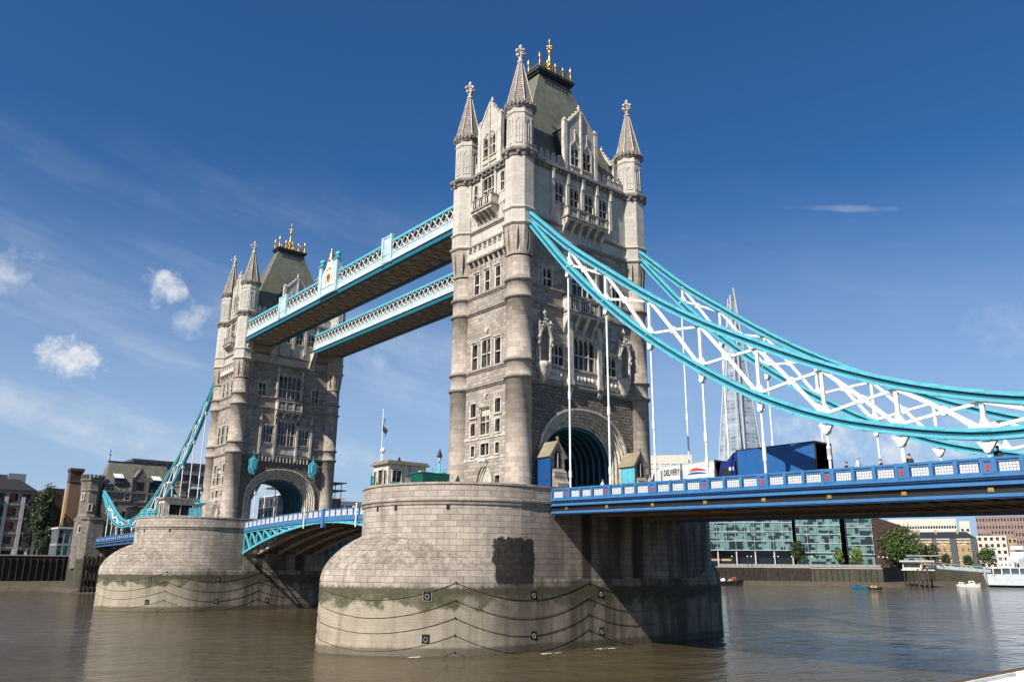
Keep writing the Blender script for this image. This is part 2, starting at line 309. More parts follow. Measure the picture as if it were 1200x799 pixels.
# ------------------------------------------------------------------ mesh helpers
class MB:
    def __init__(s): s.v = []; s.f = []; s.m = []; s.uv = []; s.sm = []
    def face(s, pts, mi=0, uv=None, sm=False):
        i = len(s.v); s.v += [tuple(p) for p in pts]; s.f.append(list(range(i, i+len(pts)))); s.m.append(mi); s.uv.append(uv); s.sm.append(sm)
    def grid(s, rows, mi=0, close=False, sm=False, uvs=None):
        i0 = len(s.v); nr = len(rows); nc = len(rows[0])
        for r_ in rows: s.v += [tuple(p) for p in r_]
        for a in range(nr-1):
            for b in range(nc if close else nc-1):
                b2 = (b+1) % nc
                s.f.append([i0+a*nc+b, i0+a*nc+b2, i0+(a+1)*nc+b2, i0+(a+1)*nc+b]); s.m.append(mi); s.sm.append(sm)
                if uvs:
                    ub = uvs[0][b+1] if b+1 < len(uvs[0]) else uvs[0][b2]
                    s.uv.append([(uvs[0][b], uvs[1][a]), (ub, uvs[1][a]), (ub, uvs[1][a+1]), (uvs[0][b], uvs[1][a+1])])
                else: s.uv.append(None)
    def hexa(s, p, mi=0):   # 8 points: bottom 4 (ccw), top 4
        i = len(s.v); s.v += [tuple(q) for q in p]
        for f in ((3, 2, 1, 0), (4, 5, 6, 7), (0, 1, 5, 4), (1, 2, 6, 5), (2, 3, 7, 6), (3, 0, 4, 7)):
            s.f.append([i+k for k in f]); s.m.append(mi); s.uv.append(None); s.sm.append(False)
    def box(s, x0, x1, y0, y1, z0, z1, mi=0):
        s.hexa([(x0, y0, z0), (x1, y0, z0), (x1, y1, z0), (x0, y1, z0), (x0, y0, z1), (x1, y0, z1), (x1, y1, z1), (x0, y1, z1)], mi)
    def prism(s, poly, z0, z1, mi=0, top=True, bot=True):
        n = len(poly); s.grid([[(x, y, z0) for x, y in poly], [(x, y, z1) for x, y in poly]], mi, True)
        if top: s.face([(x, y, z1) for x, y in poly], mi)
        if bot: s.face([(x, y, z0) for x, y in reversed(poly)], mi)
    def lathe(s, cx, cy, prof, n=24, a0=0.0, mi=0, sm=True, cap=True):
        angs = [a0+2*pi*k/n for k in range(n)]
        rows = [[(cx+r_*cos(a), cy+r_*sin(a), z) for a in angs] for r_, z in prof]
        R = max(p[0] for p in prof); us = [R*2*pi*k/n for k in range(n+1)]
        s.grid(rows, mi, True, sm, (us, [p[1] for p in prof]))
        if cap:
            if prof[-1][0] > 1e-4: s.face(rows[-1], mi)
            if prof[0][0] > 1e-4: s.face(list(reversed(rows[0])), mi)
    def beam(s, p0, p1, w, h, mi=0, up=(0, 0, 1)):
        p0 = Vector(p0); p1 = Vector(p1); d_ = (p1-p0).normalized(); U = Vector(up)
        if abs(d_.dot(U)) > .98: U = Vector((0, 1, 0))
        a = d_.cross(U).normalized()*w/2; b = a.cross(d_).normalized()*h/2
        s.hexa([p0-a-b, p0+a-b, p0+a+b, p0-a+b, p1-a-b, p1+a-b, p1+a+b, p1-a+b], mi)
    def tube(s, p0, p1, r0, r1=None, n=8, mi=0):
        p0 = Vector(p0); p1 = Vector(p1); r1 = r0 if r1 is None else r1; d_ = (p1-p0).normalized()
        U = Vector((0, 0, 1)) if abs(d_.z) < .9 else Vector((1, 0, 0))
        a = d_.cross(U).normalized(); b = d_.cross(a)
        rows = [[p+(a*cos(2*pi*k/n)+b*sin(2*pi*k/n))*q for k in range(n)] for p, q in ((p0, r0), (p1, r1))]
        s.grid(rows, mi, True, True); s.face(rows[0], mi); s.face(rows[1], mi)
    def blob(s, c, rx, ry, rz, mi=0, n=8):
        rows = []
        for i in range(n//2+1):
            ph = -pi/2+pi*i/(n//2); rows.append([(c[0]+max(rx*cos(ph), .001)*cos(2*pi*k/n), c[1]+max(ry*cos(ph), .001)*sin(2*pi*k/n), c[2]+rz*sin(ph)) for k in range(n)])
        s.grid(rows, mi, True, True)
    def sweep(s, path, sect, mi=0, up=Vector((0, 0, 1))):
        # section points (a, b): a sideways, b along the up-ish normal
        rows = []; n = len(path); path = [Vector(p) for p in path]
        for i, p in enumerate(path):
            t = (path[min(i+1, n-1)]-path[max(i-1, 0)]).normalized(); a = t.cross(up).normalized(); b = a.cross(t).normalized()
            rows.append([p+a*q[0]+b*q[1] for q in sect])
        s.grid(rows, mi, True); s.face(rows[0], mi); s.face(rows[-1], mi)
    def xf(s, fn, i0=0):
        for i in range(i0, len(s.v)): s.v[i] = tuple(fn(*s.v[i]))
    def build(s, name, mats, parent=None, recalc=True):
        o0 = ROOTLOC(parent)
        me = bpy.data.meshes.new(name); me.from_pydata([(a-o0[0], b-o0[1], c-o0[2]) for a, b, c in s.v], [], s.f)
        if not isinstance(mats, (list, tuple)): mats = [mats]
        for m in mats: me.materials.append(M[m] if isinstance(m, str) else m)
        me.polygons.foreach_set('material_index', s.m); me.polygons.foreach_set('use_smooth', s.sm)
        ul = me.uv_layers.new(name='UVMap'); data = []
        for f, uv in zip(s.f, s.uv):
            if uv: data += [c for q in uv for c in q]; continue
            p = [Vector(s.v[k]) for k in f]; n = Vector((0, 0, 0))
            for i in range(len(p)): n += (p[i]-p[0]).cross(p[(i+1) % len(p)]-p[0])
            if n.length > 0: n.normalize()
            if abs(n.z) > .85 or hypot(n.x, n.y) < 1e-4:
                for q in p: data += [q.x, q.y]
            else:
                h = hypot(n.x, n.y); tx, ty = -n.y/h, n.x/h
                if abs(tx) > abs(ty) and tx < 0 or abs(ty) >= abs(tx) and ty < 0: tx, ty = -tx, -ty
                for q in p: data += [q.x*tx+q.y*ty, q.z]
        ul.data.foreach_set('uv', data)
        if recalc:
            bm = bmesh.new(); bm.from_mesh(me); bmesh.ops.recalc_face_normals(bm, faces=bm.faces); bm.to_mesh(me); bm.free()
        o = bpy.data.objects.new(name, me); COL.objects.link(o)
        if parent: o.parent = parent
        elif o0 != (0, 0, 0): pass
        return o
def ROOTLOC(p):
    if p is None: return (0, 0, 0)
    while p.parent: p = p.parent
    return tuple(p.location)
def thing(name, loc, label, cat, group=None):
    o = bpy.data.objects.new(name, None); COL.objects.link(o); o.location = loc
    o['label'] = label; o['category'] = cat
    if group: o['group'] = group
    return o
def tag(o, label, cat, group=None):
    o['label'] = label; o['category'] = cat
    if group: o['group'] = group
    return o
def struct(o): o['kind'] = 'structure'; return o
def clone(root, dxyz, label=None, rz=0):
    c = root.copy(); COL.objects.link(c); c.location = Vector(root.location)+Vector(dxyz); c.rotation_euler.z += rz
    if label: c['label'] = label
    def rec(src, dst):
        for ch in list(src.children):
            k = ch.copy(); COL.objects.link(k); k.parent = dst; rec(ch, k)
    rec(root, c); return c

class Frame:
    """vertical plane: origin, direction of u, outward normal"""
    def __init__(s, o, t, n): s.o = o; s.t = t; s.n = n
    def p(s, u_, z, d_=0): return (s.o[0]+s.t[0]*u_+s.n[0]*d_, s.o[1]+s.t[1]*u_+s.n[1]*d_, z)
    def box(s, mb, u0, u1, z0, z1, d0, d1, mi=0):
        mb.hexa([s.p(u0, z0, d0), s.p(u1, z0, d0), s.p(u1, z0, d1), s.p(u0, z0, d1), s.p(u0, z1, d0), s.p(u1, z1, d0), s.p(u1, z1, d1), s.p(u0, z1, d1)], mi)
    def taper(s, mb, u0, u1, z0, z1, d0, da, db, mi=0, w=0):   # bottom depth da, top depth db
        mb.hexa([s.p(u0+w, z0, d0), s.p(u1-w, z0, d0), s.p(u1-w, z0, da), s.p(u0+w, z0, da), s.p(u0, z1, d0), s.p(u1, z1, d0), s.p(u1, z1, db), s.p(u0, z1, db)], mi)
    def extr(s, mb, poly, d0, d1, mi=0):   # polygon in (u, z)
        a = [s.p(u_, z, d0) for u_, z in poly]; b = [s.p(u_, z, d1) for u_, z in poly]
        mb.grid([a, b], mi, True); mb.face(a, mi); mb.face(b, mi)
def wall(mb, F, u0, u1, z0, z1, holes, d_=0.0, depth=.35, mi=0, mih=None):
    us = sorted(set([u0, u1]+[h[0] for h in holes]+[h[1] for h in holes])); zs = sorted(set([z0, z1]+[h[2] for h in holes]+[h[3] for h in holes]))
    us = [q for q in us if u0 <= q <= u1]; zs = [q for q in zs if z0 <= q <= z1]
    for a, b in zip(us, us[1:]):
        for c, e in zip(zs, zs[1:]):
            m_ = ((a+b)/2, (c+e)/2)
            if any(h[0] < m_[0] < h[1] and h[2] < m_[1] < h[3] for h in holes): continue
            mb.face([F.p(a, c, d_), F.p(b, c, d_), F.p(b, e, d_), F.p(a, e, d_)], mi)
    k = mi if mih is None else mih
    if depth:
        for h in holes:
            a, b, c, e = h[:4]
            mb.face([F.p(a, c, d_), F.p(b, c, d_), F.p(b, c, d_-depth), F.p(a, c, d_-depth)], k)
            mb.face([F.p(a, e, d_), F.p(b, e, d_), F.p(b, e, d_-depth), F.p(a, e, d_-depth)], k)
            mb.face([F.p(a, c, d_), F.p(a, e, d_), F.p(a, e, d_-depth), F.p(a, c, d_-depth)], k)
            mb.face([F.p(b, c, d_), F.p(b, e, d_), F.p(b, e, d_-depth), F.p(b, c, d_-depth)], k)
def arch_head(mb, F, u0, u1, z1, h, d0, d1, mi=0, pw=1.6, n=6):
    """fill the two corners above a pointed/round head inside a rectangle, between depths d0..d1"""
    uc = (u0+u1)/2; a = (u1-u0)/2
    for sgn in (-1, 1):
        pts = [(uc+sgn*a*k/n, z1-h*(k/n)**pw) for k in range(n+1)]
        F.extr(mb, [(uc+sgn*a, z1)]+list(reversed(pts)), d0, d1, mi)
def window(parent, F, u0, u1, z0, z1, lights=1, trans=(), head=.35, surr=.2, hood=True, d_=0.0, depth=.3, fm='trim', proud=.09, tracery=0):
    g = MB(); g.face([F.p(u0, z0, d_-depth+.05), F.p(u1, z0, d_-depth+.05), F.p(u1, z1, d_-depth+.05), F.p(u0, z1, d_-depth+.05)])
    w = g.build('window', 'glass', parent)
    f = MB()
    if surr:
        F.box(f, u0-surr, u0, z0, z1, d_-.1, d_+proud); F.box(f, u1, u1+surr, z0, z1, d_-.1, d_+proud)
        F.box(f, u0-surr, u1+surr, z1, z1+surr, d_-.1, d_+proud+.004); F.box(f, u0-surr-.05, u1+surr+.05, z0-.18, z0, d_-.1, d_+proud+.08)
        if hood: F.box(f, u0-surr-.1, u1+surr+.1, z1+surr, z1+surr+.12, d_-.1, d_+proud+.16); 
        if hood:
            for uu in (u0-surr-.1, u1+surr): F.box(f, uu, uu+.1, z1+surr-.35, z1+surr-.003, d_-.1, d_+proud+.12)
    lw = (u1-u0)/lights; mw = .11 if lw > .5 else .08
    for k in range(1, lights): F.box(f, u0+k*lw-mw/2, u0+k*lw+mw/2, z0, z1, d_-depth+.06, d_-.03)
    for zt in trans: F.box(f, u0, u1, zt-.07, zt+.07, d_-depth+.07, d_-.025)
    if head:
        for k in range(lights): arch_head(f, F, u0+k*lw+(mw/2 if k else 0), u0+(k+1)*lw-(mw/2 if k < lights-1 else 0), z1, head, d_-depth+.065, d_-.05)
    if tracery: 
        F.box(f, u0, u1, z1-tracery, z1, d_-depth+.068, d_-.09)
    f.build('window_frame', fm, w); return w
# ------------------------------------------------------------------ setting: water, land, banks
def flat(name, poly, z, mat):
    g = MB(); g.face([(x, y, z) for x, y in poly]); o = g.build(name, mat); return struct(o)
flat('river_water', [(-4000, -4000), (3000, -4000), (3000, 6000), (-4000, 6000)], 0.0, 'water')
BANK = [(-205, -700), (-205, -8), (-171, -6), (-171, 14), (-176, 60), (-176, 150), (-168, 256), (-150, 269), (-118, 288), (-109, 294), (-116, 330), (-110, 347), (-100, 360), (-60, 385), (0, 440), (200, 1200)]
g = MB(); g.face([(x, y, 8.0) for x, y in BANK+[(200, 9000), (-9000, 9000), (-9000, -700)]]); struct(g.build('south_bank_ground', 'paving'))
def mud(ins, outs, z):
    g = MB(); rows = [[(x, y, z) for x, y in ins], [(a_[0]*.45+b_[0]*.55, a_[1]*.45+b_[1]*.55, z*.42) for a_, b_ in zip(ins, outs)], [(x, y, -.5) for x, y in outs]]; g.grid(rows, 0); struct(g.build('foreshore', 'mud'))
mud([(-205, -700), (-205, -40), (-205, -8), (-171, -8), (-171, 14)], [(-190, -700), (-190, -40), (-184, -20), (-165.5, -16.5), (-165.5, 14)], 2.3)
mud([(-168, 250), (-150, 269), (-118, 288), (-109, 294), (-116, 330), (-110, 347), (-100, 360), (-60, 385), (0, 440)], [(-163, 243), (-144, 262), (-112, 281), (-101, 286), (-92, 312), (-88, 332), (-84, 345), (-52, 366), (8, 425)], 1.9)

# ------------------------------------------------------------------ bridge piers
def low_arc(inset=0.0, n=16):
    Lx = 14.1; t = 2*math.atan(10.8/Lx); R = Lx/sin(t); pts = []
    r_ = R-inset; cx = 10.8-R; cy = -28.6+Lx
    amax = math.acos(max(-1, min(1, -cx/r_)))   # where x reaches 0
    for k in range(n+1):
        a = amax*(1-k/n); pts.append((cx+r_*cos(a), cy-r_*sin(a), R*(t-a)))
    return pts   # nose first, ends at x = 10.8-inset, y = cy
def ring_low(inset, n=16):
    q = low_arc(inset, n); near = [(x, y) for x, y, s in q]
    ycen = 0.0; r1 = near+[(x, -y*.885) for x, y in reversed(near)]
    full = r1+[(-x, y) for x, y in reversed(r1)][1:-1]
    return full
def ring_u(inset, n=16):
    q = low_arc(0, n); u_ = [s-q[0][2] for x, y, s in q]; tot = u_[-1]
    a = u_+[tot+29.0+(tot-k) for k in reversed(u_)]
    full = a+[-k for k in reversed(a)][1:-1]
    return full+[0]
def up_ring(r_=10.8, n=14):
    q = [(r_*sin(k/n*pi/2), -12.5-r_*cos(k/n*pi/2)) for k in range(n+1)]
    r1 = q+[(x, -y*.955) for x, y in reversed(q)]; return r1+[(-x, y) for x, y in reversed(r1)][1:-1]
def up_u(n=14):
    q = [10.8*k/n*pi/2 for k in range(n+1)]; a = q+[q[-1]+25+(q[-1]-k) for k in reversed(q)]
    return a+[-k for k in reversed(a)][1:-1]+[0]
def make_pier(X, label, mat):
    t = thing('bridge_pier', (X, 0, 0), label, 'bridge pier', 'river piers of the bridge')
    g = MB()
    levels = [(-3, -.12), (0, -.06), (2.5, -.02), (5.0, -.04), (6.3, -.03), (6.7, .03), (7.2, .17), (7.7, .42), (8.2, .78), (8.8, 1.35), (9.4, 2.05), (10.0, 3.0), (10.5, 3.95), (11.0, 5.2)]
    rows = [[(X+x, y, z) for x, y in ring_low(i_)] for z, i_ in levels]
    g.grid(rows, 0, True, False, (ring_u(0), [z for z, i_ in levels]))
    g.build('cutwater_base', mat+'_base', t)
    g = MB(); prof = [(0, 0), (13.25, 0), (13.27, .12), (13.42, .16), (13.44, .06), (13.58, .08), (13.62, .2), (13.82, .22), (13.86, .06), (15.1, .05), (15.12, .14), (15.34, .14), (15.36, -.35), (14.1, -.36)]
    rows = [[(X+x, y, z) for x, y in up_ring(10.8+o_)] for z, o_ in prof]
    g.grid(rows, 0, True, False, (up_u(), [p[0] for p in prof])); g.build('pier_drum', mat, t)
    g = MB(); g.face([(X+x, y, 14.1) for x, y in up_ring(10.5)]); g.build('pier_deck', 'paving', t)
    # mooring recesses and drainage slots, both river ends
    def spot(s):
        q = low_arc(0, 60); s += 0; 
        for (x, y, a), (x2, y2, b) in zip(q, q[1:]):
            if a-q[0][2] <= s <= b-q[0][2]: return x, y, atan2(-(x2-x), (y2-y))
        return 10.8, -14.5+(s-(q[-1][2]-q[0][2])), 0.0
    for s in (10.7, 21.4, 30.4):
        for z in (5.05, 1.45):
            x, y, a = spot(s); n = Vector((cos(a), sin(a))); tt = Vector((-n.y, n.x))
            if n.x < 0: n = -n
            F = Frame((X+x, y), (tt.x, tt.y), (n.x, n.y)); g = MB()
            F.box(g, -.40, .40, z-.42, z+.38, -.2, .035, 1); F.box(g, -.36, .36, z-.38, z+.38, -.2, .05, 0)
            for k in range(9): 
                b0, b1 = 2*pi*k/9, 2*pi*(k+1)/9; g.tube(F.p(.17*cos(b0), z-.05+.2*sin(b0), .09), F.p(.17*cos(b1), z-.05+.2*sin(b1), .09), .035, n=5, mi=2)
            g.build('mooring_recess', ['void', 'concrete', 'grey_girder'], t)
    for s in (0.1, 2.9, 8.5):
        a = s/10.8; F = Frame((X+10.8*sin(a), -12.5-10.8*cos(a)), (cos(a), sin(a)), (sin(a), -cos(a))); g = MB()
        F.box(g, -.16, .16, 12.75, 13.22, -.2, .03); g.build('drain_slot', 'void', t)
    # mooring chain swags
    q = low_arc(0, 60)
    for z in (6.2, 4.7, 3.2, 1.75, .35):
        for s0, s1 in ((-1.9, 13.35), (13.35, 28.6), (28.6, 43.9)):
            pts = []; rg_ = random.Random(int(z*10+s0*7)); sg_ = 1.25+.55*rg_.random()
            for k in range(25):
                f = k/24; s = s0+(s1-s0)*f; sag = sg_*(1-abs(2*f-1)**2.0)
                if s < 0:
                    x, y, a = spot(-s); x = -x; n = Vector((-abs(cos(a)), sin(a)))
                    if n.y > 0: n.y = -n.y
                else:
                    x, y, a = spot(s); n = Vector((cos(a), sin(a)))
                    if n.x < 0: n = -n
                pts.append((X+x+n.x*.06, y+n.y*.06, z-sag))
            if z-1.55 < -.6 and s0 > 28: continue
            g = MB()
            for a_, b_ in zip(pts, pts[1:]): g.tube(a_, b_, .02, n=5)
            g.blob(pts[0], .09, .09, .12, n=6)
            g.build('mooring_chain', 'rust', t)
    return t
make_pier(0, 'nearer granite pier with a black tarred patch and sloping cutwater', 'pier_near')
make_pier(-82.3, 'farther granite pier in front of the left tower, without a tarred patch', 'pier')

# ------------------------------------------------------------------ bridge towers
AX, AY = 5.2, 9.5
B1, B2, B3, B4, B5, B6, COR = 47.04, 45.17, 38.6, 36.6, 29.4, 27.5, 54.4
def arch_curve(a, h, zs, z0, n=28):
    pts = [(-a, z0)]
    for k in range(n+1):
        th = pi-pi*k/n; c = cos(th); s_ = sin(th)
        pts.append((a*math.copysign(abs(c)**(2/2.3), c), zs+h*s_))
    pts.append((a, z0)); return pts
def turret(T, X, sx, sy):
    cx, cy = X+sx*AX, sy*AY
    g = MB(); R = 1.45; prof = [(1.75, 13.9), (1.75, 14.4), (1.55, 14.7), (R, 14.8)]
    for zb in (B6, B5, B4, B3):
        prof += [(R, zb-.30), (R+.10, zb-.26), (R+.26, zb-.12), (R+.28, zb+.04), (R+.2, zb+.12), (R, zb+.2)]
    prof += [(R, 41.3)]; prof.sort(key=lambda p: p[1])
    g.lathe(cx, cy, prof, 36, cap=False)
    # bands take the darker stone
    for i, f in enumerate(g.f):
        z = sum(g.v[k][2] for k in f)/len(f); rr = max(hypot(g.v[k][0]-cx, g.v[k][1]-cy) for k in f)
        if rr > R+.05 and z > 20: g.m[i] = 1
    # round-to-octagon transition with pointed hollows
    H = 12; rows = []
    for j in range(H+1):
        f = j/H; z = 41.5+(44.85-41.5)*f; row = []; h = .5*.36*max(0, 1-f)**.7*min(1, f/.18)+.001; fl = min(1.0, f*1.05+.02)
        for k in range(8):
            for m, o_ in ((-.5, 1), (-.33, 1), (-h, 1), (-h+.0005, 0), (h-.0005, 0), (h, 1), (.33, 1)):
                a = k*pi/4+m*pi/4; oc = 1.84*cos(pi/8)/cos(m*pi/4); r_ = R+(oc-R)*fl if o_ else R-.22*min(1, 5*f)*(1 if f < .999 else 0)
                row.append((cx+r_*cos(a), cy+r_*sin(a), z))
        rows.append(row)
    g.grid(rows, 0, True)
    g.build('turret_shaft', ['shaft', 'band'], T)
    g = MB(); o8 = pi/8
    g.lathe(cx, cy, [(1.84, 44.85), (1.84, B2-.25), (1.95, B2-.2), (2.12, B2-.02), (2.12, B2+.1), (1.88, B2+.25), (1.84, B2+.26), (1.84, B1-.2), (1.9, B1-.16), (2.04, B1), (2.04, B1+.08), (1.82, B1+.24), (1.80, B1+.25), (1.80, 53.6)], 8, o8, 0, False, False)
    g.build('turret_shaft', 'port', T)
    g = MB()
    g.lathe(cx, cy, [(1.80, 53.55), (1.92, 53.62), (1.98, 53.95), (2.25, 54.15), (2.32, 54.3), (2.32, 54.5), (2.2, 54.56), (1.85, 54.8), (1.7, 54.82)], 8, o8, 0, False, False)
    for k in range(8):
        a = k*pi/4; c = (cx+1.95*cos(a), cy+1.95*sin(a), 53.95); g.box(c[0]-.16, c[0]+.16, c[1]-.16, c[1]+.16, 53.8, 54.12)
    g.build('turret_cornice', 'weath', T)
    g = MB()
    g.lathe(cx, cy, [(1.70, 54.8), (1.66, 55.0), (1.66, 59.2), (1.76, 59.3), (1.76, 59.42), (1.66, 59.5), (1.66, 60.0)], 8, o8, 0, False, False)
    for k in range(8):   # blind tracery on each facet
        a = k*pi/4; n_ = (cos(a), sin(a)); F = Frame((cx+n_[0]*1.533, cy+n_[1]*1.533), (-n_[1], n_[0]), n_)
        F.box(g, -.42, -.34, 55.4, 58.6, -.05, .06); F.box(g, .34, .42, 55.4, 58.6, -.05, .06); F.box(g, -.04, .04, 55.6, 57.9, -.05, .05)
        F.box(g, -.42, .42, 55.3, 55.42, -.05, .07); F.box(g, -.3, .3, 56.2, 56.28, -.05, .045)
        for sg in (-1, 1): F.extr(g, [(sg*.42, 57.8), (sg*.42, 58.75), (0, 58.75), (sg*.02, 58.5), (sg*.26, 58.2)], -.05, .055)
    g.build('turret_lantern', 'port', T)
    g = MB(); g.lathe(cx, cy, [(1.66, 59.95), (1.8, 60.2), (1.86, 60.3), (1.86, 60.5)], 16, o8, 0, False, False)
    for k in range(24):
        a = k*2*pi/24; c = (cx+1.86*cos(a), cy+1.86*sin(a)); g.tube((c[0], c[1], 60.32), (c[0], c[1], 60.86), .13, .12, 6)
    g.build('turret_crown', 'weath', T)
    g = MB(); g.lathe(cx, cy, [(1.78, 60.4), (1.72, 60.75), (1.28, 62.4), (.80, 64.6), (.30, 66.9), (.26, 67.0)], 8, o8, 0, False, False)
    for k in range(8):
        a = o8+k*pi/4; g.tube((cx+1.76*cos(a), cy+1.76*sin(a), 60.6), (cx+.29*cos(a), cy+.29*sin(a), 66.95), .075, .05, 5, 1)
    g.build('spire', ['spire', 'trim'], T)
    g = MB(); g.lathe(cx, cy, [(.27, 66.9), (.42, 67.0), (.42, 67.12), (.2, 67.25), (.15, 67.5), (.3, 67.62), (.15, 67.75), (.13, 69.0), (.24, 69.15), (.24, 69.25), (.05, 69.55)], 10)
    for a in range(4):
        b = a*pi/2+.0; g.tube((cx, cy, 68.2), (cx+.62*cos(b), cy+.62*sin(b), 68.38), .12, .10, 6); g.blob((cx+.62*cos(b), cy+.62*sin(b), 68.42), .2, .2, .24)
        g.blob((cx+.34*cos(b), cy+.34*sin(b), 67.98), .16, .16, .14); g.blob((cx+.30*cos(b), cy+.30*sin(b), 68.75), .16, .16, .14)
    g.build('finial', 'trim', T)
def balcony(T, F, hw, zs, zt, proj, zc, nc=5, name='balcony', npan=4, d0=0.0, dark=True):
    g = MB()
    F.box(g, -hw-.12, hw+.12, zs-.22, zs, d0-.1, d0+proj+.14, 1); F.box(g, -hw, hw, zs-.5, zs-.22, d0-.1, d0+proj, 0)
    F.box(g, -hw-.06, hw+.06, zt-.16, zt, d0-.1+proj-.16, d0+proj+.08, 1)
    for sg in (-1, 1): F.box(g, sg*hw-.09 if sg > 0 else -hw-.06, hw+.06 if sg > 0 else -hw+.09, zt-.159, zt-.003, d0-.05, d0+proj-.15, 1)
    F.box(g, -hw+.02, hw-.02, zs, zt-.16, d0+proj-.14, d0+proj-.06, 2)
    for sg in (-1, 1): F.box(g, sg*(hw-.05)-.035, sg*(hw-.05)+.035, zs, zt-.16, d0, d0+proj-.14, 0)
    for k in range(npan+1):
        u_ = -hw+.14+(2*hw-.28)*k/npan; F.box(g, u_-.14, u_+.14, zs, zt+.12, d0+proj-.22, d0+proj+.05, 0)
    for k in range(npan):
        ua = -hw+.28+(2*hw-.28)*k/npan; ub = -hw+(2*hw-.28)*(k+1)/npan; um = (ua+ub)/2
        F.box(g, ua, ub, zs+.02, zs+.14, d0+proj-.13, d0+proj-.02, 0); F.box(g, ua, ub, zt-.3, zt-.162, d0+proj-.13, d0+proj-.02, 0)
        nn = max(2, int((ub-ua)/.3))
        for j in range(nn):
            u_ = ua+(ub-ua)*(j+.5)/nn; F.extr(g, [(u_-.03, zs+.14), (u_+.03, zs+.14), (u_+.1, (zs+zt)/2), (u_+.03, zt-.3), (u_-.03, zt-.3), (u_-.1, (zs+zt)/2)], d0+proj-.13, d0+proj-.03, 0)
    for k in range(nc):
        u_ = -hw+.25+(2*hw-.5)*k/(nc-1) if nc > 1 else 0; w_ = .2
        zc0 = zc; H = zs-.5-zc0
        for j in range(4):
            da = proj*((j)/4)**1.3+.04; db = proj*((j+1)/4)**1.3; F.taper(g, u_-w_, u_+w_, zc0+H*j/4, zc0+H*(j+1)/4-.002, d0-.1, d0+da, d0+db, 0)
    F.taper(g, -hw+.3, hw-.3, zc+(zs-zc)*.35, zs-.5, d0-.1, d0+.05, d0+proj-.25, 1)
    return g.build(name, ['trim', 'weath', 'void'], T)
def pinnacle(g, F, u_, z0, z1, d_, w=.18, mi=0):
    F.box(g, u_-w, u_+w, z0, z1-.55, d_-w, d_+w, mi)
    c = F.p(u_, z1-.55, d_); a = [F.p(u_-w*1.25, z1-.6, d_-w*1.25), F.p(u_+w*1.25, z1-.6, d_-w*1.25), F.p(u_+w*1.25, z1-.6, d_+w*1.25), F.p(u_-w*1.25, z1-.6, d_+w*1.25)]
    top = F.p(u_, z1, d_)
    for i in range(4): g.face([a[i], a[(i+1) % 4], top], mi)
    g.face(a, mi)
def gable(T, F, hw, zb, ze, za, wins, depth_back):
    g = MB(); zc = ze
    holes = [(w_[0], w_[1], w_[2], w_[3]) for w_ in wins]
    wall(g, F, -hw, hw, zb, zc, holes, .05, .4)
    wall(g, F, -hw, hw, zb, zc, holes, -.55, 0)
    F.extr(g, [(-hw, zc), (hw, zc), (0.0, za-.25)], -.55, .05)
    for sg in (-1, 1): g.face([F.p(sg*hw, zb, .05), F.p(sg*hw, zc, .05), F.p(sg*hw, zc, -.55), F.p(sg*hw, zb, -.55)])
    G = g.build('gable', 'port', T)
    g = MB()
    for sg in (-1, 1):
        g.beam(F.p(sg*(hw+.1), zc-.05, -.25), F.p(0, za-.08, -.25), .8, .22, up=(0, 0, 1))
        for k in range(1, 5):
            f = k/5; c = F.p(sg*(hw+.1)*(1-f), zc+(za-zc)*f+.2, -.25); g.blob(c, .15, .15, .15)
    g.blob(F.p(0, za+.25, -.25), .22, .22, .32); g.blob(F.p(0, za+.62, -.25), .12, .12, .2)
    for sg in (-1, 1):
        pinnacle(g, F, sg*(hw+.05), zb, zc+1.2, -.1, .26)
        g.box(*[q for q in (0, 0, 0, 0, 0, 0)]) if False else None
    # blind tracery above the windows
    F.box(g, -.16, .16, zb, zc+ (za-zc)*.55, .0, .24); pinnacle(g, F, 0, zc-.5, za-.2, .14, .13)
    nw = len(wins)
    for (a, b, c, e, li) in wins:
        um = (a+b)/2; ww = (b-a)/2+.12
        for sg in (-1, 1): F.extr(g, [(um+sg*ww, e), (um+sg*ww, e+.22), (um, e+1.1), (um, e+.82), (um+sg*(ww-.16), e)], .0, .17)
        F.box(g, um-.07, um+.07, e+.9, min(e+2.2, zc+.6), .03, .2); g.blob(F.p(um, min(e+2.3, zc+.7), .12), .14, .14, .2)
        F.box(g, a-.14, a, c, e, 0, .14); F.box(g, b, b+.14, c, e, 0, .14); F.box(g, a-.14, b+.14, c-.9, c-.75, 0, .2); F.box(g, a-.14, b+.14, c-.15, c, 0, .2)
        for k in range(3): F.box(g, a+(b-a)*(k+.5)/3-.06, a+(b-a)*(k+.5)/3+.06, c-.75, c-.15, .0, .1)
    g.build('gable_tracery', 'trim', G)
    for (a, b, c, e, li) in wins: window(G, F, a, b, c, e, li, ((c+e)/2,), .32, 0, False, .05, .35)
    # dormer roof and cheeks running back to the main roof
    g = MB(); A = F.p(0, za-.45, -.5); Bk = F.p(0, za-.45, -depth_back)
    for sg in (-1, 1): g.face([F.p(sg*(hw+.15), zc-.25, -.5), A, Bk, F.p(sg*(hw+.15), zc-.25, -depth_back)], 0)
    for sg in (-1, 1): g.face([F.p(sg*hw, zb, -.5), F.p(sg*hw, zc-.2, -.5), F.p(sg*hw, zc-.2, -depth_back), F.p(sg*hw, zb, -depth_back)], 1)
    g.build('dormer_roof', ['slate', 'lead'], T)
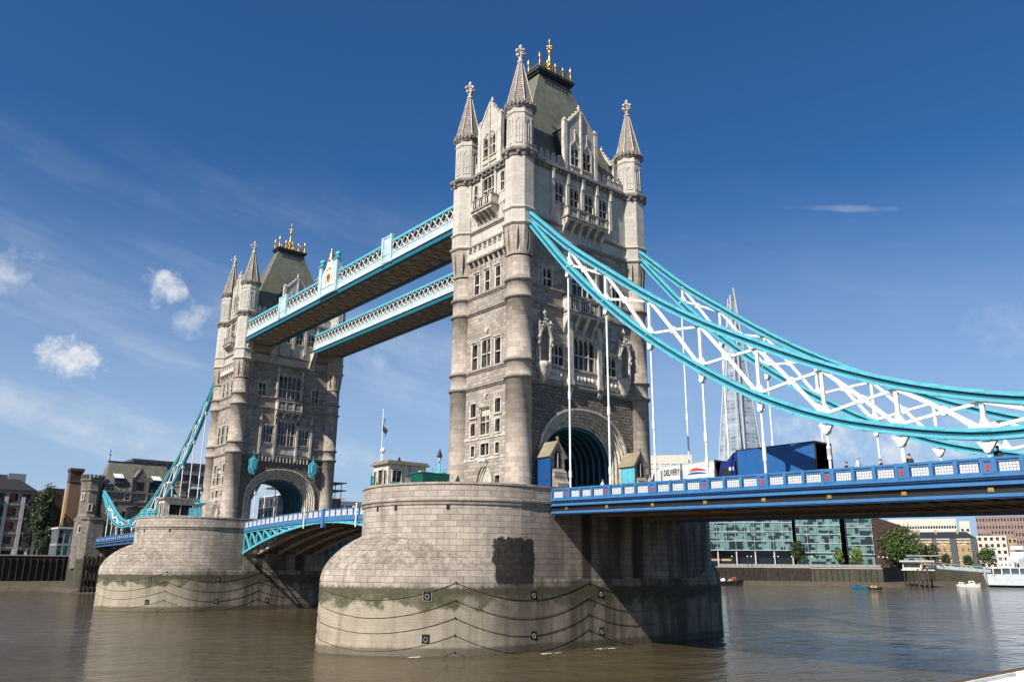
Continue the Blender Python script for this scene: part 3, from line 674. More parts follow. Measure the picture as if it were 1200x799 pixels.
def parapet(T, F, ua, ub):
    g = MB(); n = max(2, round(abs(ub-ua)/.95)); st = (ub-ua)/n
    F.box(g, ua, ub, 54.5, 55.35, -.55, -.2)
    for k in range(n):
        a = ua+k*st; F.box(g, a+st*.12, a+st*.88, 55.352, 56.0, -.55, -.2); F.box(g, a+st*.3, a+st*.7, 56.0, 56.35, -.55, -.2)
        F.box(g, a+st*.08, a+st*.92, 55.92, 56.02, -.6, -.15); F.box(g, a+st*.26, a+st*.74, 56.33, 56.43, -.6, -.15)
    g.build('parapet', 'port', T)
def niche(T, F, uc):
    g = MB(); d0 = 0.0
    F.box(g, uc-.95, uc-.7, 29.6, 33.4, 0, .55); F.box(g, uc+.7, uc+.95, 29.6, 33.4, 0, .55)
    F.box(g, uc-.7, uc+.7, 29.6, 33.2, 0, .06, 1)
    F.extr(g, [(uc-1.05, 32.2), (uc-.85, 32.0), (uc-.62, 32.9), (uc, 33.9), (uc+.62, 32.9), (uc+.85, 32.0), (uc+1.05, 32.2), (uc+.7, 33.2), (uc, 34.6), (uc-.7, 33.2)], .1, .72)
    F.extr(g, [(uc-.6, 33.1), (uc+.6, 33.1), (uc, 34.3)], .05, .5, 1)
    for sg in (-1, 1):
        pinnacle(g, F, uc+sg*.85, 31.6, 34.6, .5, .14)
        for z in (31.6, 32.3): g.blob(F.p(uc+sg*1.0, z, .6), .16, .16, .2)
        for k in range(3): g.blob(F.p(uc+sg*(.2+.2*k), 34.5-.42*k, .72), .11, .11, .12)
    pinnacle(g, F, uc, 34.3, 36.0, .4, .13); g.blob(F.p(uc, 35.3, .4), .25, .25, .12)
    c = F.p(uc, 0, .1)
    g.lathe(c[0], c[1], [(.12, 27.2), (.3, 27.5), (.5, 27.7), (.55, 28.1), (.75, 28.3), (.8, 28.8), (1.0, 29.05), (1.02, 29.4), (.9, 29.6)], 12)
    g.build('niche_canopy', ['trim', 'weath'], T)
def road_face(T, X, sg, kind):
    """kind 'shore': chains, niches; 'river': walkways, lamp shields"""
    F = Frame((X+sg*5.7, 0), (0, 1), (sg, 0)) if sg > 0 else Frame((X-5.7, 0), (0, -1), (-1, 0))
    W_ = 8.6; g = MB(); ht = 24.95
    wl = [(-5.3, -3.4, 29.65, 32.1, 3), (-1.65, 1.65, 29.65, 33.4, 4), (3.4, 5.3, 29.65, 32.1, 3)]
    if kind == 'river': wl = [(-4.6, -2.7, 29.9, 33.0, 3), (-1.7, 1.7, 29.5, 34.2, 5), (2.7, 4.6, 29.9, 33.0, 3)]
    w2 = [(-6.4, -5.1, 38.75, 41.0, 2), (-1.8, 1.8, 38.6, 41.9, 4), (5.1, 6.4, 38.75, 41.0, 2)]
    if kind == 'river': w2 = [(-6.2, -4.8, 38.6, 41.2, 2), (-2.2, 2.2, 38.3, 43.2, 5), (4.8, 6.2, 38.6, 41.2, 2)]
    w3 = [(-4.4, -3.1, 49.95, 52.4, 2), (-1.9, -.6, 49.95, 52.4, 2), (.6, 1.9, 49.95, 52.4, 2), (3.1, 4.4, 49.95, 52.4, 2)]
    A0 = (-6.9, 6.9, 13.9, ht, 0)
    wall(g, F, -W_, W_, 13.9, B6, [A0], 0, 0, 1)
    ac = arch_curve(6.9, 5.8, 19.1, 13.9)
    nn = [p for p in ac if p[1] > 13.95]; h = len(nn)//2
    for i in range(len(nn)-1):
        (a, b), (c, e) = nn[i], nn[i+1]; g.face([F.p(a, b), F.p(c, e), F.p(c, ht), F.p(a, ht)], 1)
    wall(g, F, -W_, W_, B6, B4, [w[:4] for w in wl], 0, .32, 0)
    wall(g, F, -W_, W_, B4, B2, [w[:4] for w in w2], 0, .32, 0)
    wall(g, F, -W_, W_, B2, COR-.6, [w[:4] for w in w3], 0, .32, 2)
    g.build('tower_wall', ['wall', 'rock', 'port'], T)
    # arch orders, vault
    g = MB(); cur = []
    for k in range(6): cur.append(arch_curve(6.9-.34*k, 5.8-.34*k, 19.1, 13.9))
    for k in range(5):
        d0, d1 = -.28*k+(.12 if k == 0 else 0), -.28*(k+1)
        g.grid([[F.p(a, b, d0) for a, b in cur[k]], [F.p(a, b, d1) for a, b in cur[k]]], 0)
        g.grid([[F.p(a, b, d1) for a, b in cur[k]], [F.p(a, b, d1) for a, b in cur[k+1]]], 0)
    hood = arch_curve(7.15, 6.02, 19.1, 15.0); 
    g.grid([[F.p(a, b, .14) for a, b in hood], [F.p(a, b, .14) for a, b in cur[0]]], 0); g.grid([[F.p(a, b, .14) for a, b in hood], [F.p(a, b, -.02) for a, b in hood]], 0)
    for k in range(5):      # roll mouldings on the arrises
        pts = [F.p(a, b, -.28*(k+1)+.02) for a, b in arch_curve(6.9-.34*(k+1)+.09, 5.8-.34*(k+1)+.09, 19.1, 13.9)]
        for p_, q_ in zip(pts, pts[1:]): g.tube(p_, q_, .085, n=6)
    g.build('arch_moulding', 'trim', T)
    for lst, dd in ((wl, 0), (w2, 0), (w3, 0)):
        for (a, b, c, e, li) in lst:
            window(T, F, a, b, c, e, li, ((c*.55+e*.45),) if e-c > 2.2 else (), .45 if li > 2 else .35, .18, lst is not w3)
    for zz, pr in ((B6, .26), (B5, .22), (B4, .26), (B3, .22), (B2, .28), (B1, .24)):
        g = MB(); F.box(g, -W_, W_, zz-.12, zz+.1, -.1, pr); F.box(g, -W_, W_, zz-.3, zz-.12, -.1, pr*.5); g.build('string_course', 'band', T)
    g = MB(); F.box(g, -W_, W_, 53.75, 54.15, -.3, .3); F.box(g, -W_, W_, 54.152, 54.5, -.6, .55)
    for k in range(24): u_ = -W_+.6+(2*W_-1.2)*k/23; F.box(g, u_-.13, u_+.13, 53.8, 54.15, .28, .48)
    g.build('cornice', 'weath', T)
    g = MB()
    for u_ in (-4.95, -2.5, 0, 2.5, 4.95):
        F.box(g, u_-.22, u_+.22, 48.6 if abs(u_) > 4 else 47.9, 53.7, 0, .3); F.taper(g, u_-.22, u_+.22, 47.9 if abs(u_) > 4 else 47.3, 48.6 if abs(u_) > 4 else 47.9, 0, .05, .3)
        pinnacle(g, F, u_, 52.6, 54.4, .32, .16)
    g.build('pilaster', 'trim', T)
    if kind == 'shore':
        g = MB()
        for u_ in (-2.35, 2.35):
            F.box(g, u_-.3, u_+.3, B6+.1, 35.4, 0, .42); F.box(g, u_-.38, u_+.38, B6+.1, B6+.7, 0, .5); F.taper(g, u_-.3, u_+.3, 26.6, B6-.31, 0, .05, .42)
        for u_ in (-2.3, 2.3): F.box(g, u_-.22, u_+.22, B3-.2, 43.2, 0, .3)
        F.box(g, -2.05, 2.05, 27.85, 29.2, 0, .12)
        for k in range(5): g.blob(F.p(-1.2+.6*k, 28.5, .16), .24, .24, .38)
        for u_ in (-4.5, 4.5):
            F.box(g, u_-1.2, u_+1.2, 27.9, 29.15, 0, .08)
            for k in range(3): g.blob(F.p(u_-.7+.7*k, 28.5, .1), .2, .2, .3)
        g.build('carved_panel', 'trim', T)
        balcony(T, F, 3.3, 36.3, 38.0, 1.1, 33.7, 5, npan=4); balcony(T, F, 3.4, 48.1, 49.3, 1.1, 45.9, 6, npan=4)
        for u_ in (-6.5, 6.5): niche(T, F, u_)
    else:
        g = MB()
        for u_ in (-2.25, 2.25, -5.2, 5.2):
            F.box(g, u_-.2, u_+.2, B6-.9 if abs(u_) < 3 else B6+.1, 34.6 if abs(u_) < 3 else 34.0, 0, .34); pinnacle(g, F, u_, 33.5, 35.6, .2, .14)
        F.box(g, -5.3, 5.3, 27.85, 29.2, 0, .08)
        for k in range(15): F.box(g, -5.0+.7*k-.1, -5.0+.7*k+.1, 26.3, 27.2, 0, .3)
        for u_ in (-2.55, 2.55): F.box(g, u_-.18, u_+.18, B3, 44.6, 0, .3)
        g.build('carved_panel', 'trim', T)
        balcony(T, F, 2.6, 36.3, 38.0, 1.0, 34.6, 4, npan=3)
        g = MB()
        for u_ in (-9.2, -4.2, 4.2, 9.2):
            g = MB()
            for j in range(4): F.taper(g, u_-.45, u_+.45, 45.4+j*.75, 46.15+j*.75, -.1, .1+.5*j, .45+.5*j)
            g.build('walkway_bracket', 'trim', T)
        for u_ in (-6.15, 5.95):
            s = MB(); F.extr(s, [(u_-.9, 26.2), (u_, 27.1), (u_+.9, 26.2), (u_+.85, 24.6), (u_+.25, 23.5), (u_-.5, 23.8), (u_-.85, 24.6)], .35, .8); F.extr(s, [(u_-.5, 26.1), (u_, 26.7), (u_+.5, 26.1), (u_+.45, 24.8), (u_, 24.2), (u_-.45, 24.8)], .8, 1.15)
            s.tube(F.p(u_, 26.8, .3), F.p(u_, 28.0, .55), .07); s.box(*(lambda c: (c[0]-.3, c[0]+.3, c[1]-.3, c[1]+.3, 24.6, 25.0))(F.p(u_, 0, .1)))
            s.build('shrouded_shield', 'cyan', T)
    gw = [(-1.75, -.35, 55.6, 58.2, 2), (.35, 1.75, 55.6, 58.2, 2)]
    gable(T, F, 2.6, 54.5, 60.9, 64.0, gw, 4.2)
    parapet(T, F, -7.9, -2.9); parapet(T, F, 2.9, 7.9)
    return F
def side_face(T, X, sg):
    F = Frame((X, sg*10.0), (-sg*1.0, 0) if sg > 0 else (1, 0), (0, sg))
    W_ = 4.2; g = MB()
    lo = [(-2.75, -1.75, 24.0, 25.6, 1), (1.75, 2.75, 24.0, 25.6, 1), (-.8, .8, 21.8, 24.7, 2), (-2.7, -1.85, 21.85, 23.3, 1), (1.85, 2.7, 21.85, 23.3, 1), (-.75, .75, 19.5, 20.8, 2), (-2.55, -1.9, 19.5, 20.7, 1), (1.9, 2.55, 19.5, 20.7, 1), (1.95, 2.75, 16.2, 17.1, 1)]
    door = (-1.35, 1.35, 13.9, 18.5)
    mid = [(-2.65, -1.65, 29.55, 32.6, 1), (-.8, .8, 29.55, 32.8, 2), (1.65, 2.65, 29.55, 32.6, 1)]
    up = [(-2.45, -1.6, 38.75, 41.3, 1), (-.4, .4, 38.75, 41.3, 1), (1.6, 2.45, 38.75, 41.3, 1)]
    top = [(-2.95, -2.3, 50.7, 53.2, 1), (-1.15, 1.15, 50.3, 53.4, 3), (2.3, 2.95, 50.7, 53.2, 1)]
    wall(g, F, -W_, W_, 13.9, B6, [w[:4] for w in lo]+[door], 0, .3, 0); wall(g, F, -W_, W_, B6, B4, [w[:4] for w in mid], 0, .3, 0)
    wall(g, F, -W_, W_, B4, B2, [w[:4] for w in up], 0, .3, 0); wall(g, F, -W_, W_, B2, COR-.6, [w[:4] for w in top], 0, .3, 1)
    g.build('tower_wall', ['wall', 'port'], T)
    for (a, b, c, e, li) in lo: window(T, F, a, b, c, e, li, ((c+e)/2,) if e-c > 2 else (), .2 if e-c > 1.4 else 0, .16, e-c > 2.5, depth=.28, tracery=.8 if e-c > 2.5 else 0)
    for (a, b, c, e, li) in mid: window(T, F, a, b, c, e, li, ((c*.5+e*.5),), .22, .2, True, depth=.28)
    for (a, b, c, e, li) in up: window(T, F, a, b, c, e, li, ((c*.5+e*.5),), .22, .2, True, depth=.28)
    for (a, b, c, e, li) in top: window(T, F, a, b, c, e, li, ((c*.5+e*.5),), .22, .16, False, depth=.28)
    g = MB()
    for q_ in ((-3.9, 3.9, 21.35, 21.68, 0, .06), (-3.9, 3.9, 19.0, 19.33, 0, .06), (-3.4, -2.2, 14.0, 14.9, 0, .12)): g = MB(); F.box(g, *q_); g.build('stone_band', 'trim', T)
    g = MB()
    for u_ in (-3.6, -1.35, 1.35, 3.6): g = MB(); F.box(g, u_-.16, u_+.16, 49.2, 53.7, 0, .24); g.build('pilaster', 'trim', T)
    g = MB()
    F.box(g, -.65, .65, 18.75, 19.0, 0, .5); F.taper(g, -.6, .6, 18.2, 18.75, 0, .1, .45)
    g.build('door_hood', 'trim', T)
    for zc in (26.3, 34.0):
        g = MB()
        F.box(g, -.07, .07, zc-.9, zc+.6, 0, .12); F.box(g, -.42, .42, zc, zc+.16, 0, .14); g.blob(F.p(0, zc-.2, .12), .2, .14, .3); g.build('carved_boss', 'trim', T)
    # doorway: pointed arch with stepped orders and a pale tympanum
    def pa(u_, a, zt, h, cc=.45):
        c = a*cc; return zt-h+h*sqrt(max(0, 1-((abs(u_)+c)/(a+c))**2))/sqrt(1-(c/(a+c))**2)
    g = MB()
    for sg2 in (-1, 1): F.extr(g, [(sg2*1.35, 18.5)]+[(sg2*1.35*k/12, pa(1.35*k/12, 1.35, 18.49, 2.3)) for k in range(12, -1, -1)], -.3, -.003, 3)
    F.box(g, -1.35, 1.35, 13.9, 18.5, -.5, -.32, 0); F.box(g, -.6, .5, 14.6, 16.1, -.32, -.28, 2); F.box(g, -1.0, 1.0, 16.1, 16.3, -.32, -.2, 0)
    for wd, dd, rr in ((1.42, .05, .10), (1.2, -.08, .08), (.98, -.18, .07)):
        pts = [(-wd, 13.95)]+[(wd*sin(k/12*pi/2), pa(wd*sin(k/12*pi/2), wd, 18.5+(wd-1.35)*1.3, 2.3)) for k in range(-12, 13)]+[(wd, 13.95)]
        for p_, q_ in zip(pts, pts[1:]): g.tube(F.p(p_[0], p_[1], dd), F.p(q_[0], q_[1], dd), rr, n=6, mi=4 if wd > 1.3 else 0)
    g.build('doorway', ['trim', 'yellowish', 'white', 'wall', 'band'], T)
    for zz, pr in ((B6, .26), (B5, .22), (B4, .26), (B3, .22), (B2, .28), (B1, .24)):
        g = MB(); F.box(g, -W_, W_, zz-.12, zz+.1, -.1, pr); F.box(g, -W_, W_, zz-.3, zz-.12, -.1, pr*.5); g.build('string_course', 'band', T)
    g = MB()     # corbelled machicolation
    F.box(g, -3.6, 3.6, 43.2, 44.0, 0, .55, 0); F.box(g, -3.65, 3.65, 42.95, 43.2, 0, .62, 1)
    for k in range(8):
        u_ = -3.35+6.7*k/7; F.box(g, u_-.14, u_+.14, 44.0, 44.75, .3, .55, 0)
        for j in range(3): F.taper(g, u_-.13, u_+.13, 42.0+.32*j, 42.31+.32*j, 0, .1+.14*j, .24+.14*j, 0)
    g.build('machicolation', ['trim', 'weath'], T)
    g = MB(); F.box(g, -W_, W_, 53.75, 54.15, -.3, .3); F.box(g, -W_, W_, 54.152, 54.5, -.6, .55)
    for k in range(9): u_ = -3.4+6.8*k/8; F.box(g, u_-.13, u_+.13, 53.8, 54.15, .28, .48)
    g.build('cornice', 'weath', T)
    balcony(T, F, 1.9, 49.1, 50.4, 1.2, 47.45, 5, npan=3)
    g = MB()
    for u_ in (-2.9, 2.9): F.box(g, u_-.55, u_+.55, 49.0, 49.25, 0, .4, 0); F.box(g, u_-.5, u_+.5, 49.25, 50.4, 0, .2, 0); F.taper(g, u_-.4, u_+.4, 48.0, 49.0, 0, .05, .35, 0)
    g.build('carved_panel', 'trim', T)
    gable(T, F, 2.0, 54.5, 60.8, 63.9, [(-1.2, 1.2, 56.3, 59.0, 3)], 5.0)
    parapet(T, F, -3.3, -2.15); parapet(T, F, 2.15, 3.3)
def make_tower(X, label, shore):
    T = thing('bridge_tower', (X, 0, 14), label, 'bridge tower', 'stone towers of the bridge')
    for sx in (-1, 1):
        for sy in (-1, 1): turret(T, X, sx, sy)
    road_face(T, X, shore, 'shore'); road_face(T, X, -shore, 'river'); side_face(T, X, -1); side_face(T, X, 1)
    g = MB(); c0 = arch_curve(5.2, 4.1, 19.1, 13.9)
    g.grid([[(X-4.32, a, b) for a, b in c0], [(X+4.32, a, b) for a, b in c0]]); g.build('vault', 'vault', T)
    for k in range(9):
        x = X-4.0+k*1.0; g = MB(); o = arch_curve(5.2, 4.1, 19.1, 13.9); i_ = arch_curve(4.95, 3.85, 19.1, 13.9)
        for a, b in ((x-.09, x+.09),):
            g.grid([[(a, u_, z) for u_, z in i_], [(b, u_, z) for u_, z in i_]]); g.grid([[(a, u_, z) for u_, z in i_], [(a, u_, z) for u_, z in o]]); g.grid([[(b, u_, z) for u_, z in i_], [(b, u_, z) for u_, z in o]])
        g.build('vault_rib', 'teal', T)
    g = MB(); g.box(X-5.6, X+5.6, -9.9, 9.9, 54.3, 54.55); g.build('roof_deck', 'lead', T)
    g = MB(); lv = [(54.5, 4.75, 9.1), (55.6, 4.5, 8.75), (63, 2.75, 5.75), (70.6, 1.0, 2.75)]
    g.grid([[(X-a, -b, z), (X+a, -b, z), (X+a, b, z), (X-a, b, z)] for z, a, b in lv], 0, True); g.build('roof', 'slate', T)
    g = MB()
    for k in range(7):
        y = -1.9+k*.63; 
        for sx in (-1, 1): g.box(X+sx*1.25-.12, X+sx*1.25+.12, y-.13, y+.13, 69.3, 69.65)
    g.box(X-1.05, X+1.05, -2.8, 2.8, 70.2, 70.7); g.box(X-1.3, X+1.3, -3.05, 3.05, 70.7, 71.0); g.box(X-1.5, X+1.5, -3.25, 3.25, 71.0, 71.4)
    g.build('roof_crown', 'lead', T)
    g = MB()
    for sx in (-1, 1):
        for k in range(5):
            y = -2.8+5.6*k/4; x = X+sx*1.15; hh = 2.1 if k in (0, 4) else 1.6
            g.lathe(x, y, [(.2, 71.4), (.2, 71.6), (.1, 71.7), (.09, 71.4+hh*.7), (.2, 71.4+hh*.78), (.19, 71.4+hh*.86), (.04, 71.4+hh+.25)], 8)
        g.beam((X+sx*1.15, -2.8, 72.1), (X+sx*1.15, 2.8, 72.1), .11, .11); g.beam((X+sx*1.15, -2.8, 71.75), (X+sx*1.15, 2.8, 71.75), .11, .11)
        for k in range(8):
            y = -2.45+k*.7; g.beam((X+sx*1.15, y-.3, 71.75), (X+sx*1.15, y, 72.5), .1, .1); g.beam((X+sx*1.15, y+.3, 71.75), (X+sx*1.15, y, 72.5), .1, .1)
    for sy in (-1, 1): g.beam((X-1.15, sy*2.8, 72.1), (X+1.15, sy*2.8, 72.1), .11, .11)
    g.lathe(X, 0, [(.55, 71.4), (.5, 71.9), (.28, 72.3), (.24, 73.4), (.4, 73.6), (.22, 73.8), (.16, 75.4), (.34, 75.6), (.14, 75.8), (.09, 77.0), (.16, 77.1), (.02, 77.75)], 10)
    for k in range(4):
        a = k*pi/2+pi/4; g.beam((X+1.0*cos(a), 1.6*sin(a), 71.4), (X, 0, 74.0), .1, .1)
        a = k*pi/2; g.blob((X+.38*cos(a), .38*sin(a), 76.3), .16, .16, .2); g.tube((X, 0, 76.3), (X+.38*cos(a), .38*sin(a), 76.3), .06)
    g.build('gilded_crest', 'gold', T)
    return T
TN = make_tower(0, 'nearer and taller-looking stone tower with the turquoise chains fixed to its side', 1)
TF = make_tower(-82.3, 'farther stone tower on the left, with two shrouded turquoise shields over its arch', -1)
# gabled stone shelters against the near tower's road arch
for sy, lab, dm in ((-1, 'gabled stone shelter with a blue door panel, left foot of the road arch', 'navy'), (1, 'gabled stone shelter with a turquoise door panel, right foot of the road arch', 'cyan')):
    yc = sy*6.5; K = thing('stone_shelter', (7.0, yc, 14.0), lab, 'stone shelter', 'gabled shelters at the tower arch')
    F = Frame((8.1, yc), (0, 1), (1, 0)); g = MB()
    F.box(g, -1.0, 1.0, 14, 18.9, -2.2, -.02); F.extr(g, [(-1.0, 18.902), (1.0, 18.902), (0, 20.35)], -2.2, -.02)
    for z0_, z1_, a, b in ((14, 16.0, 1.1, 1.0), (16.0, 16.5, 1.0, .55), (16.5, 17.2, .55, .5), (17.2, 17.6, .5, .02)): F.taper(g, -.9, .9, z0_, z1_, 0, a, b)
    g.build('wall', 'wall', K)
    g = MB()
    for sg in (-1, 1): g.beam(F.p(sg*1.25, 18.75, -1.1), F.p(0, 20.5, -1.1), 2.5, .2)
    g.blob(F.p(0, 20.75, .02), .16, .16, .3); g.blob(F.p(0, 20.85, .02), .1, .34, .1); g.build('roof', 'yellowish', K)
    g = MB(); F.box(g, -.45, .45, 17.7, 19.0, -.1, .02); F.extr(g, [(-.45, 19.0), (.45, 19.0), (0, 19.6)], -.1, .02); F.box(g, -.05, .05, 17.7, 19.3, 0, .06, 1); g.build('window', ['void', 'trim'], K)
    g = MB(); g.box(6.2, 8.3, yc-1.24, yc-1.12, 14.1, 18.6); g.box(6.3, 8.2, yc-1.27, yc-1.24, 14.3, 14.5); g.box(7.75, 7.9, yc-1.31, yc-1.24, 16.2, 16.5, 1); g.build('door_panel', [dm, 'dark'], K)
# ------------------------------------------------------------------ high level walkways
def walkway(y0, y1, label, ornate):
    xa, xb = -76.55, -5.75; t = thing('high_walkway', ((xa+xb)/2, (y0+y1)/2, 48.4), label, 'walkway', 'high level walkways between the towers')
    g = MB()
    for yy in (y0, y1):
        sg = -1 if yy == y0 else 1; ya, yb = sorted((yy, yy-sg*.35))
        g.box(xa, xb, ya, yb, 48.4, 49.25, 0); g.box(xa, xb, *sorted((yy+sg*.25, yy-sg*.4)), 48.36, 48.46, 0)
        g.box(xa, xb, *sorted((yy+sg*.22, yy-sg*.2)), 49.25, 49.36, 1)
        n = int((xb-xa)/.7)
    g.build('bottom_girder', ['teal', 'white'], t)
    g = MB()
    for yy in (y0, y1):
        sg = -1 if yy == y0 else 1
        g.box(xa, xb, *sorted((yy+sg*.06, yy-sg*.2)), 49.37, 50.42, 0); g.box(xa, xb, *sorted((yy+sg*.16, yy-sg*.2)), 50.422, 50.52, 1)
        n = 52
        for k in range(n): 
            x = xa+(xb-xa)*(k+.5)/n; g.box(x-.5, x+.5, *sorted((yy+sg*.12, yy+sg*.04)), 49.5, 49.62, 1); g.box(x-.06, x+.06, *sorted((yy+sg*.14, yy+sg*.04)), 49.62, 50.41, 1)
    g.build('parapet_band', ['pale', 'white'], t)
    for yy in (y0, y1):
        sg = -1 if yy == y0 else 1; g = MB(); n = 52
        for k in range(n):
            a = xa+(xb-xa)*k/n; b = xa+(xb-xa)*(k+1)/n
            g.beam((a+.02, yy, 50.5), (b-.02, yy, 52.1), .08, .17, up=(0, 1, 0)); g.beam((a+.02, yy-sg*.085, 52.1), (b-.02, yy-sg*.085, 50.5), .08, .17, up=(0, 1, 0))
        g.build('lattice', 'white', t)
        g = MB(); g.box(xa, xb, *sorted((yy+sg*.14, yy-sg*.3)), 52.1, 52.22, 0); g.box(xa, xb, *sorted((yy+sg*.08, yy-sg*.22)), 52.22, 52.5, 0); g.build('top_rail', 'cyan', t)
    g = MB(); g.box(xa, xb, y0+.55, y1-.55, 49.4, 52.3, 0); g.build('glazed_corridor', 'wglass', t)
    g = MB(); g.hexa([(xa, y0+.4, 52.3), (xb, y0+.4, 52.3), (xb, y1-.4, 52.3), (xa, y1-.4, 52.3), (xa, y0+1.6, 52.75), (xb, y0+1.6, 52.75), (xb, y1-1.6, 52.75), (xa, y1-1.6, 52.75)]); g.build('roof', 'grey', t)
    g = MB(); g.box(xa, xb, y0+.35, y1-.35, 48.62, 48.7, 0)
    n = 26
    for k in range(n+1):
        x = xa+(xb-xa)*k/n; g.box(x-.09, x+.09, y0+.4, y1-.4, 48.46, 48.62, 1)
        if k < n:
            x2 = xa+(xb-xa)*(k+1)/n; g.beam((x, y0+.5, 48.52), (x2, y1-.5, 48.52), .12, .1, 1); g.beam((x, y1-.5, 48.54), (x2, y0+.5, 48.54), .12, .1, 1)
    for yy in (y0+1.8, y1-1.8): g.box(xa, xb, yy-.1, yy+.1, 48.44, 48.6, 1)
    g.build('soffit', ['soffit', 'soffit_beam'], t)
    for x, hw in ((-23.9, 1.15), (-59.3, 1.3)) if ornate else ():
        g = MB(); yy = y0
        g.box(x-hw, x+hw, yy-.22, yy+.3, 49.2, 53.1, 0); g.box(x-hw-.12, x+hw+.12, yy-.32, yy+.36, 53.1, 53.28, 0); g.box(x-hw-.1, x+hw+.1, yy-.3, yy+.2, 50.4, 50.55, 0)
        for sg in (-1, 1): g.box(x+sg*hw-.22, x+sg*hw+.22, yy-.36, yy+.1, 49.1, 53.35, 0)
        g.box(x-.45, x+.45, yy-.27, yy-.2, 51.0, 52.7, 1); g.box(x-.3, x+.3, yy-.31, yy-.26, 51.2, 52.4, 0)
        g.build('parapet_pylon', ['pale', 'white'], t)
    if ornate:
        x = -41.8; yy = y0; F = Frame((x, yy), (1, 0), (0, -1))
        g = MB(); F.extr(g, [(-2.4, 49.3), (2.4, 49.3), (2.4, 52.8), (1.2, 53.8), (.7, 54.8), (-.7, 54.8), (-1.2, 53.8), (-2.4, 52.8)], -.2, .3, 1)
        F.box(g, -3.0, 3.0, 49.1, 49.4, -.2, .5, 0); F.box(g, -3.0, 3.0, 50.4, 50.55, -.2, .4, 0)
        for sg in (-1, 1):
            F.box(g, sg*2.65-.42, sg*2.65+.42, 49.0, 54.3, -.25, .55, 0); F.box(g, sg*2.65-.58, sg*2.65+.58, 54.3, 54.5, -.4, .7, 2); c = F.p(sg*2.65, 0, .15)
            g.lathe(c[0], c[1], [(.4, 54.5), (.36, 55.0), (.55, 55.15), (.5, 55.45), (.1, 55.7)], 8, 0, 2)
        g.build('crest_panel', ['pale', 'white', 'cyan'], t)
        g = MB()
        F.extr(g, [(-.55, 52.5), (.55, 52.5), (.55, 51.8), (.3, 51.3), (0, 51.1), (-.3, 51.3), (-.55, 51.8)], .3, .42, 0); F.box(g, -.08, .08, 51.4, 52.4, .42, .48, 1); F.box(g, -.4, .4, 51.9, 52.05, .42, .48, 1)
        for sg in (-1, 1):
            for k in range(4): g.blob(F.p(sg*(.95+.1*k), 51.2+.42*k, .32), .16, .08, .24, 2 if k % 2 else 0)
        for k in range(5): g.blob(F.p(-.6+.3*k, 53.35+.15*(2-abs(k-2)), .33), .2, .12, .22, 0)
        c = F.p(0, 0, .05); g.lathe(c[0], c[1], [(.5, 54.8), (.55, 55.1), (.3, 55.4), (.42, 55.8), (.2, 56.1), (.12, 56.5), (.22, 56.7), (.03, 57.0)], 8, 0, 0)
        g.build('crest', ['gold', 'red', 'rose'], t)
    return t
walkway(-9.85, -4.5, 'nearer high walkway of pale blue lattice with the gilded crest at its middle', True)
walkway(4.5, 9.85, 'rear high walkway, seen below and behind the crested one', False)

